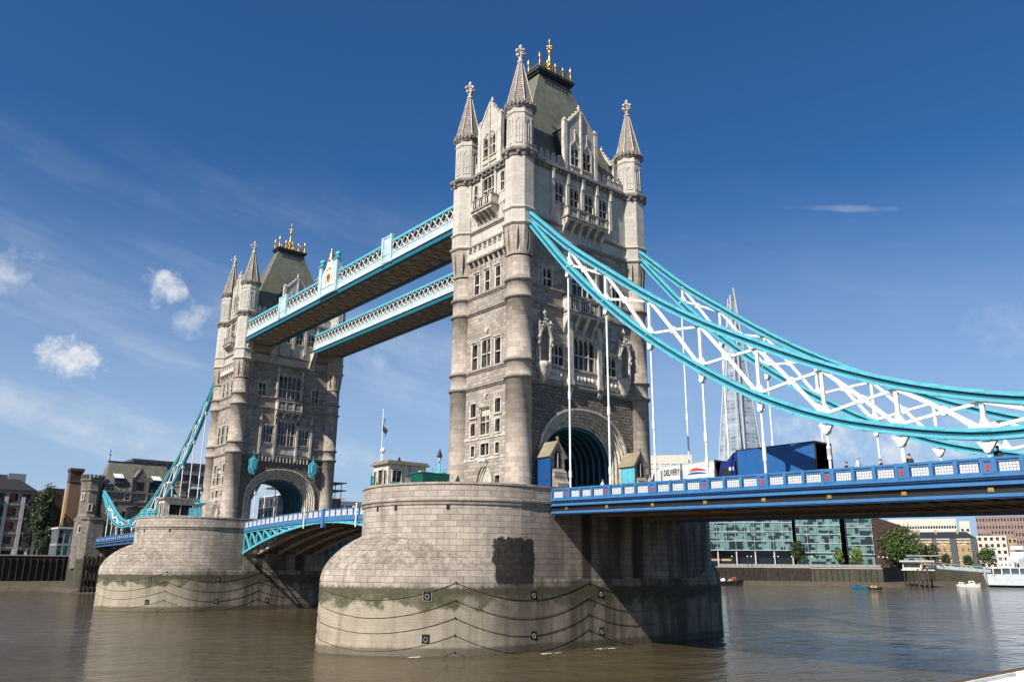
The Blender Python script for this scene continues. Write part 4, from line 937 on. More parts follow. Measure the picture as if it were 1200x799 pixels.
# ------------------------------------------------------------------ bascule leaves (closed)
def road_z(x):    # top of the bascule parapet
    return 15.45-.75*((x+41.15)/30.5)**2
def bascule(xa, xb, tail, label):
    """xa = pier side, xb = meeting point"""
    t = thing('bascule_leaf', (xa, 0, 13), label, 'bascule leaf', 'lifting bridge leaves')
    n = 24; xs = [xa+(xb-xa)*k/n for k in range(n+1)]
    def low(x): f = (x-xb)/(xa-xb); return road_z(x)-1.75-3.6*f**1.75
    def strip(g, y0, y1, fa, fb, mi=0):
        for a, b in zip(xs, xs[1:]):
            p = [(a, y0, fa(a)), (b, y0, fa(b)), (b, y1, fa(b)), (a, y1, fa(a)), (a, y0, fb(a)), (b, y0, fb(b)), (b, y1, fb(b)), (a, y1, fb(a))]; g.hexa(p, mi)
    for sy in (-1, 1):
        y = sy*8.4
        g = MB(); strip(g, *sorted((y, y-sy*.2)), lambda x: road_z(x)-1.2, lambda x: road_z(x)-.02, 0)
        strip(g, *sorted((y+sy*.12, y-sy*.25)), lambda x: road_z(x)-.1, lambda x: road_z(x)+.02, 1); strip(g, *sorted((y+sy*.1, y-sy*.25)), lambda x: road_z(x)-1.26, lambda x: road_z(x)-.98, 2)
        strip(g, *sorted((y+sy*.16, y-sy*.3)), lambda x: road_z(x)-1.7, lambda x: road_z(x)-1.262, 2)
        R = g.build('parapet', ['navy', 'blue', 'blue'], t)
        for k in range(17):
            a = xa+(xb-xa)*(k+.12)/17; b = xa+(xb-xa)*(k+.88)/17; F = Frame((0, y), (1, 0), (0, sy)); q = MB()
            za, zb = road_z(a), road_z(b); lo_, hi_ = (a, b) if a < b else (b, a)
            q.face([F.p(a, za-.95, .02), F.p(b, zb-.95, .02), F.p(b, zb-.14, .02), F.p(a, za-.14, .02)], 1)
            for u0, u1, w0, w1 in ((a, b, .95, .87), (a, b, .22, .14)): q.face([F.p(u0, road_z(u0)-w0, .05), F.p(u1, road_z(u1)-w0, .05), F.p(u1, road_z(u1)-w1, .05), F.p(u0, road_z(u0)-w1, .05)], 0)
            q.build('parapet_panel', ['white', 'fili'], R, False)
        g = MB(); y2 = sy*8.2
        for a, b in zip(xs, xs[1:]):
            g.beam((a, y2, low(a)), (b, y2, low(b)), .5, .3); g.beam((a, y2, road_z(a)-1.85), (b, y2, road_z(b)-1.85), .4, .2)
        R = g.build('arched_girder', 'cyan', t)
        for k in range(8):
            f = k/11; x = xa+(xb-xa)*f; x2 = xa+(xb-xa)*(k+1)/11; q = MB()
            q.beam((x, y2, low(x)), (x, y2, road_z(x)-1.8), .2, .22, up=(0, 1, 0)); q.beam((x, y2, road_z(x)-1.8), (x2, y2, low(x2)), .26, .24, up=(0, 1, 0)); q.beam((x2, y2+sy*-.12, road_z(x2)-1.8), (x, y2+sy*-.12, low(x)), .1, .1, up=(0, 1, 0))
            q.build('girder_brace', 'cyan', R)
    for y in (-5.2, -1.75, 1.75, 5.2):
        g = MB()
        for a, b in zip(xs, xs[1:]):
            g.beam((a, y, low(a)), (b, y, low(b)), .7, .3)
            g.face([(a, y, low(a)), (b, y, low(b)), (b, y, road_z(b)-1.8), (a, y, road_z(a)-1.8)])
        for k in range(0, n, 2): x = xs[k]; g.beam((x, y, low(x)), (x, y, road_z(x)-1.8), .2, .4, up=(0, 1, 0))
        g.build('inner_girder', 'grey_girder', t)
    g = MB()
    for k in range(0, n+1, 2):
        x = xs[k]
        for y0, y1 in ((-8.2, -5.2), (-5.2, -1.75), (-1.75, 1.75), (1.75, 5.2), (5.2, 8.2)):
            g.beam((x, y0, low(x)+.1), (x, y1, road_z(x)-1.95), .12, .14); g.beam((x, y1, low(x)+.1), (x, y0, road_z(x)-1.95), .12, .14)
        g.beam((x, -8.2, road_z(x)-2.0), (x, 8.2, road_z(x)-2.0), .25, .4); g.beam((x, -8.2, low(x)+.05), (x, 8.2, low(x)+.05), .16, .16)
    g.build('cross_bracing', 'under', t)
    g = MB()
    for a, b in zip(xs, xs[1:]): g.hexa([(a, -8.3, road_z(a)-1.7), (b, -8.3, road_z(b)-1.7), (b, 8.3, road_z(b)-1.7), (a, 8.3, road_z(a)-1.7), (a, -8.3, road_z(a)-1.3), (b, -8.3, road_z(b)-1.3), (b, 8.3, road_z(b)-1.3), (a, 8.3, road_z(a)-1.3)])
    g.build('road_deck', 'asphalt', t)
    return t
bascule(-71.4, -41.2, 1, 'raisable road leaf on the left, hinged at the farther pier'); bascule(-10.9, -41.1, 1, 'raisable road leaf on the right, hinged at the nearer pier')
for x, z0, lb in ((-46.9, 12.9, 'white fender post on the parapet, left of the pair over the river gap'), (-30.6, 12.7, 'white fender post on the parapet, right of the pair beside the nearer pier')):
    g = MB(); g.tube((x, -8.85, z0), (x, -8.85, 15.75), .12); g.tube((x, -8.85, 15.75), (x, -8.85, 15.95), .16, .05); g.box(x-.06, x+.06, -8.85, -8.3, 14.6, 14.75); g.box(x-.06, x+.06, -8.85, -8.3, 13.4, 13.55)
    tag(g.build('fender_post', 'white'), lb, 'post', 'white posts on the lifting span')
g = MB(); g.box(-41.5, -40.8, -8.72, -8.2, 12.9, 15.55, 0); g.box(-41.6, -40.7, -8.8, -8.2, 15.5, 15.65, 1); tag(g.build('joint_post', ['blue', 'cyan']), 'blue iron post marking the joint of the two lifting leaves', 'post')

# ------------------------------------------------------------------ suspended side spans
SX = [13.0, 18.4, 23.9, 29.5, 35.0, 40.4, 45.75, 51.1, 56.5, 61.9, 67.3, 72.7, 78.1, 83.5]
def TZ(s): return 15.12-(s-10.6)*.0166
def side_span(X0, sg, s1, label, npanel):
    t = thing('side_span', (X0+sg*10.8, 0, 12.5), label, 'bridge span', 'suspended side spans')
    def X(s): return X0+sg*s
    def fx(g, y, sy): return g
    def bx(g, sa, sb, y0, y1, za, zb, mi=0):
        y0, y1 = sorted((y0, y1)); xa, xb = X(sa), X(sb); ta, tb = TZ(sa), TZ(sb)
        if xa > xb: xa, xb, ta, tb = xb, xa, tb, ta
        g.hexa([(xa, y0, ta+za), (xb, y0, tb+za), (xb, y1, tb+za), (xa, y1, ta+za), (xa, y0, ta+zb), (xb, y0, tb+zb), (xb, y1, tb+zb), (xa, y1, ta+zb)], mi)
    s0 = 10.9
    for sy in (-1, 1):
        y = sy*9.8; o = lambda d: y+sy*d
        g = MB(); bx(g, s0, s1, o(.06), o(-.25), -1.12, -.9, 0); bx(g, s0, s1, o(.1), o(-.3), -.14, 0, 0); bx(g, s0, s1, o(-.08), o(-.2), -.9, -.14, 1); bx(g, s0, s1, o(.03), o(-.24), -.3, -.141, 0)
        R = g.build('parapet', ['blue', 'navy'], t)
        edges = [s0]+[s for s in SX if s < s1]+[s1]
        posts = []; panels = []; reds = []
        for a, b in zip(edges, edges[1:]):
            a2 = a+(.42 if a in SX else 0); b2 = b-(.36 if b in SX else 0); n = max(1, round((b2-a2)/1.5)); st = (b2-a2)/n
            for k in range(n): posts.append(a2+k*st); panels.append((a2+k*st+.2, a2+(k+1)*st-.2))
        for p in posts: g = MB(); bx(g, p-.13, p+.13, o(.14), o(-.26), -1.1, .02, 0); bx(g, p-.1, p+.1, o(.17), o(.1), -.95, -.25, 0); g.build('parapet_post', 'blue', R)
        for p in [s for s in SX if s < s1]:
            g = MB(); bx(g, p-.36, p+.36, o(.1), o(-.2), -1.0, -.14, 0); bx(g, p-.11, p+.11, o(.13), o(.1), -.82, -.46, 1); bx(g, p-.06, p+.06, o(.13), o(.1), -.46, -.38, 1); bx(g, p-.2, p+.2, o(.128), o(.1), -.3, -.2, 2); bx(g, p-.42, p-.26, o(.14), o(-.26), -1.1, .02, 0)
            g.build('heraldic_panel', ['blue', 'red', 'navy'], R)
        if sy < 0 or True:
            for a, b in panels[:npanel]:
                F = Frame((X(0), o(.0)), (1, 0), (0, sy)); q = MB(); za = TZ(a); zb = TZ(b)
                A, B = (sg*a, sg*b)
                q.face([F.p(A, za-.89, -.02), F.p(B, zb-.89, -.02), F.p(B, zb-.32, -.02), F.p(A, za-.32, -.02)], 0, [(0, 0), (round((b-a)/.285)*.285, 0), (round((b-a)/.285)*.285, .57), (0, .57)]); q.build('filigree_panel', ['fili'], R, False)
        g = MB()
        for za, zb, d1, mi in ((-1.22, -1.12, .32, 0), (-1.34, -1.221, .2, 0), (-1.5, -1.341, .06, 1), (-1.62, -1.501, .18, 0), (-1.72, -1.621, .28, 0), (-2.22, -1.721, .02, 2), (-2.32, -2.221, .14, 0), (-2.44, -2.321, .26, 0), (-2.52, -2.441, .2, 1)):
            bx(g, s0, s1, o(d1), o(-.25), za, zb, mi)
        G = g.build('fascia_girder', ['blue', 'navy', 'black'], t)
        for p in [s for s in SX if s < s1]:
            g = MB(); bx(g, p-.17, p+.17, o(.1), o(.02), -2.12, -1.84, 0); bx(g, p-.09, p+.09, o(.14), o(.1), -2.05, -1.91, 0); g.build('gilded_boss', 'gold', G)
    g = MB(); bx(g, s0, s1, -9.5, 9.5, -1.5, -1.2); g.build('road_deck', 'asphalt', t)
    g = MB(); bx(g, s0, s1, -9.5, -5.6, -1.2, -1.05); bx(g, s0, s1, 5.6, 9.5, -1.2, -1.05); g.build('footway', 'paving', t)
    g = MB(); s = s0+.3
    while s < s1:
        bx(g, s-.12, s+.12, -9.5, 9.5, -2.25, -1.5); bx(g, s-.22, s+.22, -9.5, 9.5, -2.32, -2.25); s += 1.35
    g.build('cross_beam', 'under', t)
    g = MB()
    for y in (-8.2, -6.2, -4.2, -2.1, 0, 2.1, 4.2, 6.2, 8.2): bx(g, s0, s1, y-.09, y+.09, -2.12, -1.5); 
    for y in (-4.2, 4.2): bx(g, s0, s1, y-.3, y+.3, -2.5, -2.33)
    g.build('long_girder', 'under', t)
    return t
side_span(0, 1, 88, 'blue parapeted side span running off to the right above the river', 60)
side_span(-82.3, -1, 89, 'far side span on the left, from the farther pier to the abutment', 60)

# ------------------------------------------------------------------ suspension chains
UP = [(6.15, 46.95), (9.0, 44.3), (13.5, 40.15), (18.5, 36.2), (24.4, 31.75), (29.6, 28.3), (34.6, 25.45), (39.8, 22.7), (44.9, 20.45), (48.8, 19.1), (53.6, 17.85), (60.1, 16.85)]
LO = [(6.15, 46.3), (9.0, 42.9), (13.0, 38.2), (18.4, 32.8), (23.9, 28.1), (29.5, 24.1), (35.0, 20.8), (40.4, 18.4), (45.75, 16.9), (51.1, 15.95), (56, 16.0), (60.1, 16.6)]
U2 = [(60.1, 16.75), (67.0, 17.9), (72.5, 19.6), (77.5, 21.6), (83, 23.9), (88.5, 26.0)]
L2 = [(60.1, 16.5), (64.5, 16.2), (70.0, 16.75), (75.5, 18.2), (81, 20.7), (88.5, 25.2)]
def interp(T_, s):
    for i in range(len(T_)-1):
        if s <= T_[i+1][0] or i == len(T_)-2:
            p0 = T_[max(i-1, 0)]; p1 = T_[i]; p2 = T_[i+1]; p3 = T_[min(i+2, len(T_)-1)]
            h = p2[0]-p1[0]; m1 = (p2[1]-p0[1])/(p2[0]-p0[0]) if i else (p2[1]-p1[1])/h; m2 = (p3[1]-p1[1])/(p3[0]-p1[0]) if i < len(T_)-2 else (p2[1]-p1[1])/h
            f = (s-p1[0])/h; return (2*f**3-3*f*f+1)*p1[1]+(f**3-2*f*f+f)*h*m1+(-2*f**3+3*f*f)*p2[1]+(f**3-f*f)*h*m2
SECT = [(-.30, -.40), (.30, -.40), (.30, -.17), (.12, -.155), (.12, .115), (.30, .13), (.30, .40), (-.30, .40), (-.30, .13), (-.12, .115), (-.12, -.155), (-.30, -.17)]
def chain(X0, sg, y, label):
    t = thing('suspension_chain', (X0+sg*5.9, y, 46.6), label, 'suspension chain', 'turquoise stiffened chains of the bridge')
    P = lambda s, z, dy=0: (X0+sg*s, y+dy, z)
    def chord(T_, s0, s1, nm, k=1.0):
        g = MB(); n = max(8, int((s1-s0)/1.4)); g.sweep([P(s0+(s1-s0)*i/n, interp(T_, s0+(s1-s0)*i/n)) for i in range(n+1)], SECT); m0 = len(g.v); cs = [interp(T_, s0+(s1-s0)*i/n) for i in range(n+1)]
        for i in range(n+1):
            s_ = s0+(s1-s0)*i/n; kk = .93; c_ = Vector(P(s_, cs[i]))
            for j in range(12): v_ = Vector(g.v[i*12+j]); g.v[i*12+j] = tuple(c_+(v_-c_)*kk)
        
        for i in range(n*12):
            if i % 12 in (2, 3, 4, 8, 9, 10): g.m[i] = 1  # groove faces go dark teal: the groove's shade is set in colour
        for s in SX+[16, 21, 26.6, 32, 37.7, 43, 48.4, 53.8]:
            kq = .93
            if s0+.5 < s < s1-.5: z = interp(T_, s); z2 = interp(T_, s+.35); g.sweep([P(s-.35, interp(T_, s-.35)), P(s+.35, z2)], [(-.325*kq, .2*kq), (.325*kq, .2*kq), (.325*kq, .425*kq), (-.325*kq, .425*kq)]); g.sweep([P(s-.3, interp(T_, s-.3)-.0), P(s+.3, interp(T_, s+.3))], [(-.325*kq, -.425*kq), (.325*kq, -.425*kq), (.325*kq, -.2*kq), (-.325*kq, -.2*kq)])
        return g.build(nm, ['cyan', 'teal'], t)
    chord(UP, 6.15, 60.1, 'upper_chord'); chord(LO, 6.15, 60.1, 'lower_chord'); chord(U2, 60.1, 88.6, 'upper_chord'); chord(L2, 60.1, 88.6, 'lower_chord')
    g = MB(); g.lathe(0, 0, [(.9, -.42), (1.0, -.36), (1.0, .36), (.9, .42)], 20); g.lathe(0, 0, [(.55, -.5), (.55, .5)], 16, 0, 1)
    g.v = [(X0+sg*60.1+a, y+c, 16.75+b) for a, b, c in g.v]; g.build('pin_roundel', ['cyan', 'red'], t)
    def web(Ta, Tb, nodes, s_first):
        n_ = len(nodes)
        for i, s in enumerate(nodes):
            zu, zl = interp(Ta, s), interp(Tb, s)
            if zu-zl < .9: continue
            g = MB(); hw = .16
            g.beam(P(s, zl+.2), P(s, zu-.2), .26, .24, up=(0, 1, 0)); g.hexa([P(s-.5, zl+.3, -.14), P(s+.5, zl+.3, -.14), P(s+.5, zl+.3, .14), P(s-.5, zl+.3, .14), P(s-.15, zl+1.0, -.14), P(s+.15, zl+1.0, -.14), P(s+.15, zl+1.0, .14), P(s-.15, zl+1.0, .14)])
            g.build('web_post', 'white', t)
            if i+1 < n_:
                s2 = nodes[i+1]; zu2, zl2 = interp(Ta, s2), interp(Tb, s2)
                def curve(sa, za, sb, zb, bend, off, w0):
                    g = MB(); pts = []; m_ = 10
                    for k in range(m_+1):
                        f = k/m_; zz = za+(zb-za)*f+bend*sin(pi*f)*.5; pts.append(P(sa+(sb-sa)*f, zz, off))
                    sect = [(-.09, -w0), (.09, -w0), (.09, w0), (-.09, w0)]
                    g.sweep(pts, sect, up=Vector((0, 1, 0)) if False else Vector((0, 0, 1)))
                    g.build('web_diagonal', 'white', t)
                big = min(zu-zl, zu2-zl2)
                curve(s+.1, zu-.42, s2-.2, zl2+.42, .2*min(1, big/3), -.1, .14)
                curve(s+.15, zl+.38, s2-.15, zu2-.45, .08*min(1, big/3), .1, .11)
                if zu-zl > 2 and zu2-zl2 > 1.5:
                    f = (zu-zl)/((zu-zl)+(zu2-zl2)); xm = s+(s2-s)*f; zm = zu+(zl2-zu)*f
                    g = MB(); c = P(xm, zm); g.lathe(0, 0, [(.32, -.15), (.32, .15)], 10); g.v = [(c[0]+a, c[1]+cc, c[2]+b) for a, b, cc in g.v]; g.build('web_gusset', 'white', t)
    web(UP, LO, [13.3]+SX[1:8]+[56.0], 0); web(U2, L2, [65.5, 70.5, 75.5, 80.5], 0)
    for s in SX[:8]+[56.5, 65.5, 70.5, 75.5, 80.5]:
        zl = interp(LO if s < 60 else L2, s)-.4; zb = TZ(s)-1.2; g = MB(); big = s > 40 and s < 60
        g.hexa([P(s-.28-(.3 if big else 0), zl-.05, -.16), P(s+.28+(.3 if big else 0), zl-.05, -.16), P(s+.28+(.3 if big else 0), zl-.05, .16), P(s-.28-(.3 if big else 0), zl-.05, .16), P(s-.14, zl-.75, -.14), P(s+.14, zl-.75, -.14), P(s+.14, zl-.75, .14), P(s-.14, zl-.75, .14)])
        for dy in (-.2, .2): g.tube(P(s, zl-.55, dy-.04), P(s, zl-.55, dy+.04), .24, n=8)
        if zl-.7 > zb:
            g.tube(P(s, zl-.7), P(s, zb), .10, n=8); H = zl-zb
            if H > 3:
                zt = zb+H*.42; g.tube(P(s, zt), P(s, zt+.8), .16, n=8); g.tube(P(s, zb+2.2), P(s, zb+2.9), .16, n=8)
        g.build('hanger', 'white', t)
    return t
chain(0, 1, -9.3, 'turquoise chain truss falling right from the front edge of the nearer tower'); chain(0, 1, 9.3, 'turquoise chain truss falling right from the back edge of the nearer tower')
chain(-82.3, -1, -9.3, 'turquoise chain truss dropping left from the front of the farther tower to the abutment'); chain(-82.3, -1, 9.3, 'turquoise chain truss dropping left from the back of the farther tower')
# ------------------------------------------------------------------ things on the piers
def railing(name, pts, z0, h, label, mat='cyan', step=.35, group=None, cat='railing', r=.035):
    t = thing(name, (pts[0][0], pts[0][1], z0), label, cat, group); g = MB()
    for a, b in zip(pts, pts[1:]):
        for z in (z0+h, z0+h*.55, z0+.12): g.tube((a[0], a[1], z), (b[0], b[1], z), r, n=5)
        Ld = hypot(b[0]-a[0], b[1]-a[1]); n = max(1, int(Ld/step))
        for k in range(n+1):
            x = a[0]+(b[0]-a[0])*k/n; y = a[1]+(b[1]-a[1])*k/n; g.tube((x, y, z0), (x, y, z0+h+(.12 if k % 4 == 0 else 0)), r*(1.5 if k % 4 == 0 else .7), n=5)
    g.build('rail', mat, t); return t
def cabin(X, label, y0, y1, x0, x1, zt):
    t = thing('control_cabin', (X+(x0+x1)/2, (y0+y1)/2, 14.1), label, 'control cabin', 'stone cabins on the piers')
    g = MB(); F1 = Frame((X+(x0+x1)/2, y0), (1, 0), (0, -1)); F2 = Frame((X+x1, (y0+y1)/2), (0, 1), (1, 0)); hw = (x1-x0)/2; hl = (y1-y0)/2
    h1 = [(-hw+.3, -hw+.7, 15.9, zt-.7), (-.35, .45, 14.6, zt-.6), (hw-.75, hw-.35, 15.9, zt-.7)]; h2 = [(-hl+.5, -hl+1.6, 15.7, zt-.7), (hl-1.5, hl-.5, 16.4, zt-.9)] if X == 0 else [(-hl+.9, hl-.9, 15.9, zt-.9)]
    wall(g, F1, -hw, hw, 14.1, zt, h1, 0, .25); wall(g, F2, -hl, hl, 14.1, zt, h2, 0, .25)
    g.face([(X+x0, y0, 14.1), (X+x0, y1, 14.1), (X+x0, y1, zt), (X+x0, y0, zt)]); g.face([(X+x0, y1, 14.1), (X+x1, y1, 14.1), (X+x1, y1, zt), (X+x0, y1, zt)])
    g.build('wall', 'trim', t)
    for F, hh in ((F1, h1), (F2, h2)):
        for a, b, c, e in hh: window(t, F, a, b, c, e, 2 if b-a > 1 else 1, (), 0, .08, False, depth=.2)
    g = MB(); g.box(X+x0-.3, X+x1+.3, y0-.3, y1+.3, zt-.02, zt+.18, 0); g.box(X+x0-.15, X+x1+.15, y0-.15, y1+.15, zt+.18, zt+.38, 1); g.build('roof', ['yellowish', 'weath'], t)
    return t
cabin(0, 'stone control cabin on the nearer pier beside the green container', -19.5, -14.7, -7.8, -4.6, 18.2)
cabin(-82.3, 'stone control cabin on the farther pier with a wide dark window', -19.8, -14.0, -1.6, 1.8, 18.6)
t = thing('storage_container', (-1.4, -16.3, 14.1), 'dark green ribbed container on the nearer pier', 'container'); g = MB()
g.box(-2.45, -.35, -18.0, -14.5, 14.15, 17.0)
for k in range(16): y = -17.9+k*.22; g.box(-.36, -.29, y, y+.1, 14.3, 16.9)
for k in range(9): x = -2.35+k*.22; g.box(x, x+.1, -18.06, -17.99, 14.3, 16.9)
g.build('body', 'green', t); g = MB(); g.box(-2.52, -.28, -18.1, -14.4, 17.0, 17.1); g.box(-1.6, -1.2, -17.6, -17.2, 17.1, 17.3, 1); g.build('roof', ['green', 'white'], t)
t = thing('flagpole', (-8.5, -18.2, 14.1), 'white flagpole with a limp dark blue flag behind the near cabin', 'flagpole')
g = MB(); g.tube((-8.5, -18.2, 14.1), (-8.5, -18.2, 24.6), .09, .05); g.blob((-8.5, -18.2, 24.7), .12, .12, .12); g.build('pole', 'white', t)
g = MB(); rows = []
for k in range(9):
    f = k/8; rows.append([(-8.45+.85*f+.12*sin(j*1.3+k), -18.2+.15*sin(k*1.1+j*.7), 23.9-1.7*f**.9-1.35*j/4*(1-.35*f)) for j in range(5)])
g.grid(rows, 0, sm=True); g.xf(lambda x, y, z: (x, y, z)); g.build('flag', 'black', t)
def lantern(X, Y, z0, label, h, bowl):
    t = thing('street_lamp', (X, Y, z0), label, 'street lamp', 'lamps on the bridge piers'); g = MB(); zb = z0+h*.5
    g.lathe(X, Y, [(.55, z0), (.55, z0+.3), (.3, z0+.5), (.22, z0+h*.3), (.32, z0+h*.34), (.16, z0+h*.4), (bowl*.5, zb), (bowl, zb+.25), (bowl, zb+.4), (.15, zb+.42), (.1, z0+h*.75)], 12)
    for k in range(8): a = k*pi/4; g.tube((X+bowl*cos(a), Y+bowl*sin(a), zb+.4), (X+bowl*cos(a), Y+bowl*sin(a), zb+.8), .03, n=5); g.blob((X+bowl*cos(a), Y+bowl*sin(a), zb+.85), .07, .07, .1, n=6)
    g.build('column', 'cyan', t)
    g = MB(); g.lathe(X, Y, [(.08, z0+h*.7), (.1, z0+h*.8), (.3, z0+h*.86), (.3, z0+h*.88), (.04, z0+h)], 6); g.build('cap', 'lead', t)
    g = MB(); g.lathe(X, Y, [(.12, z0+h*.77), (.26, z0+h*.86)], 6); g.build('lamp_glass', 'pale', t)
lantern(-3.6, -13.6, 14.1, 'black lantern on a turquoise crowned column behind the green container', 6.1, .8)
lantern(-79.9, -13.7, 14.1, 'turquoise lamp column with a wide dish beside the farther cabin', 7.3, 1.0)
lantern(-9.2, -15.4, 14.1, 'turquoise lamp column behind the flagpole on the nearer pier', 5.6, .7)
def dome(r_, a0, a1, n=10): return [(r_*sin(radians(a0+(a1-a0)*k/n)), -12.5-r_*cos(radians(a0+(a1-a0)*k/n))) for k in range(n+1)]
railing('pier_railing', [(x-82.3, y) for x, y in dome(10.2, -35, 25)], 15.4, 1.25, 'turquoise railing along the front of the farther pier top', group='turquoise railings on the piers', r=.06)
railing('pier_railing', [(x-82.3, y) for x, y in dome(10.2, 60, 72)], 15.4, 1.25, 'short turquoise railing at the right of the farther pier top', group='turquoise railings on the piers', r=.06)
railing('pier_railing', dome(10.2, -42, -27, 4), 15.4, 1.4, 'turquoise railing at the left rim of the nearer pier', group='turquoise railings on the piers', r=.06)
railing('cabin_railing', [(-4.3, -19.4), (-4.3, -14.6)], 15.3, .9, 'turquoise railing along the side of the nearer cabin', group='turquoise railings on the piers', r=.05)
g = MB(); g.tube((-7.0, -18.9, 18.4), (-7.0, -18.9, 19.6), .06); g.blob((-7.0, -18.9, 19.9), .32, .32, .34); tag(g.build('radar_globe', 'white'), 'white globe on a short mast over the nearer cabin roof', 'aerial')
t = thing('traffic_signal', (11.8, 8.6, 13.9), 'turquoise signal post beside the right tower foot', 'signal post')
g = MB(); g.tube((11.8, 8.6, 13.9), (11.8, 8.6, 17.8), .12); g.build('post', 'teal', t)
g = MB()
for k in range(5): g.box(11.9, 12.9, 8.5, 8.7, 15.0+.5*k, 15.2+.5*k)
g.build('louvre', 'dark', t)

# ------------------------------------------------------------------ lorries on the near side span
def text_mesh(body, size, mat, parent, p, t_, up, n, squash=1.0, shear=.0):
    cu = bpy.data.curves.new('t', 'FONT'); cu.body = body; cu.size = size; cu.extrude = .006; cu.shear = shear; cu.offset = .012
    o = bpy.data.objects.new('t', cu); COL.objects.link(o); dg = bpy.context.evaluated_depsgraph_get()
    me = bpy.data.meshes.new_from_object(o.evaluated_get(dg)); bpy.data.objects.remove(o)
    r0 = ROOTLOC(parent)
    for v in me.vertices:
        a, b, c = v.co; v.co = [p[i]+t_[i]*a*squash+up[i]*b+n[i]*c-r0[i] for i in range(3)]
    me.materials.clear(); me.materials.append(M[mat]); q = bpy.data.objects.new('lettering', me); COL.objects.link(q); q.parent = parent; return q
def wheel(parent, x, y, z, r_=.5):
    g = MB(); g.lathe(0, 0, [(r_*.55, -.16), (r_*.95, -.17), (r_, -.1), (r_, .1), (r_*.95, .17), (r_*.55, .16)], 18); g.v = [(x+a, y+c, z+b) for a, b, c in g.v]; w = g.build('wheel', 'black', parent)
    g = MB(); g.lathe(0, 0, [(r_*.15, -.2), (r_*.55, -.12), (r_*.55, .12), (r_*.15, .2)], 12); g.v = [(x+a, y+c, z+b) for a, b, c in g.v]; g.build('rim', 'alu', w)
M['lorry_white'] = plain('dirty_white_lorry', (.55, .55, .53), .5, var=.15, streak=.2); M['lorry_blue'] = plain('blue_curtain_side', (.012, .085, .25), .5, var=.1)
M['cab_blue'] = plain('navy_cab', (.012, .02, .14), .25)
def lorry(x0, xc, x1, y0, y1, zb, zt, label, mats, deco):
    z0 = zb; t = thing('lorry', ((x0+x1)/2, (y0+y1)/2, z0), label, 'lorry', 'lorries crossing the bridge'); bm, cm, rm = mats
    g = MB(); g.box(xc, x1, y0, y1, z0+1.15, zt-.08, 0); g.box(xc-.02, x1+.02, y0-.02, y0+.06, zt-.09, zt, 1); g.box(xc-.02, x1+.02, y1-.06, y1+.02, zt-.09, zt, 1); g.box(xc, x1, y0+.06, y1-.06, zt-.08, zt-.03, 0)
    g.box(xc-.03, xc+.08, y0-.03, y1+.03, z0+1.1, zt+.01, 1); g.box(x1-.08, x1+.03, y0-.03, y1+.03, z0+1.1, zt+.01, 2); g.box(xc, x1, y0-.02, y0+.05, z0+1.05, z0+1.25, 1)
    g.box(x1, x1+.03, y0+.1, y1-.1, z0+1.2, zt-.15, 2); g.build('box_body', [bm, rm, 'dark'], t)
    g = MB(); g.box(x0+.3, x1-.2, y0+.5, y1-.5, z0+.7, z0+1.1); g.build('chassis', 'dark', t)
    c = MB(); zr = min(zt-.4, z0+3.1); x2 = xc-.25; F = Frame(((x0+x2)/2, y0+.05), (1, 0), (0, -1)); h = (x2-x0)/2
    F.extr(c, [(-h, z0+.5), (h, z0+.5), (h, zr), (-h+.45, zr), (-h+.12, z0+2.0), (-h, z0+1.5)], -(y1-y0-.1), 0); 
    F.extr(c, [(h, zr), (h, zt-.1), (h-.25, zt-.12), (-h+.7, zr)], -(y1-y0-.4), -.3); C_ = c.build('cab', cm, t)
    g = MB(); F.extr(g, [(-h+.22, z0+1.75), (h-.5, z0+1.75), (h-.5, z0+2.6), (-h+.48, z0+2.6)], -.0, .015); g.build('side_window', 'glass', C_)
    g = MB(); g.box(x0-.1, x0+.12, y0-.25, y0-.05, z0+1.7, z0+2.5); g.tube((x0+.1, y0, z0+2.4), (x0, y0-.15, z0+2.4), .03); g.build('mirror', 'dark', C_)
    for x in (x0+.9, xc+1.2, x1-1.4, x1-.3-.0 if False else x1-2.5):
        for y in (y0+.2, y1-.2): wheel(t, x, y, z0+.5)
    deco(t); return t
def deco_white(t):
    text_mesh('DELIVERY', .78, 'black', t, (20.85, -4.63, 16.0), (1, 0, 0), (0, 0, 1), (0, -1, 0), .56, .22)
    F = Frame((24.9, -4.6), (1, 0), (0, -1))
    for z0_, hh, mt, w_ in ((16.1, .34, 'red', 1.0), (15.85, .22, 'navy', 1.25)):
        g = MB(); n = 14; a = [(-w_+2*w_*k/n, z0_+hh*sin(pi*(k/n)**.7)) for k in range(n+1)]; b = [(-w_+2*w_*k/n, z0_+hh*.25*sin(pi*(k/n)**.7)) for k in range(n+1)]
        F.extr(g, a+list(reversed(b)), .0, .025); g.build('painted_swoosh', mt, t)
lorry(19.1, 20.7, 26.8, -4.6, -2.1, TZ(22)-1.2, 16.98, 'pale lorry lettered DELIVERY ahead of the blue one', ('lorry_white', 'lorry_white', 'alu'), deco_white)
def deco_blue(t):
    g = MB(); g.box(28.25, 28.75, -4.62, -4.56, 15.9, 16.2); g.build('cab_badge', 'lorry_white', t)
lorry(26.95, 29.1, 36.6, -4.6, -2.1, TZ(32)-1.2, 17.62, 'dark blue curtain-sided lorry driving towards the nearer tower', ('lorry_blue', 'cab_blue', 'black'), deco_blue)

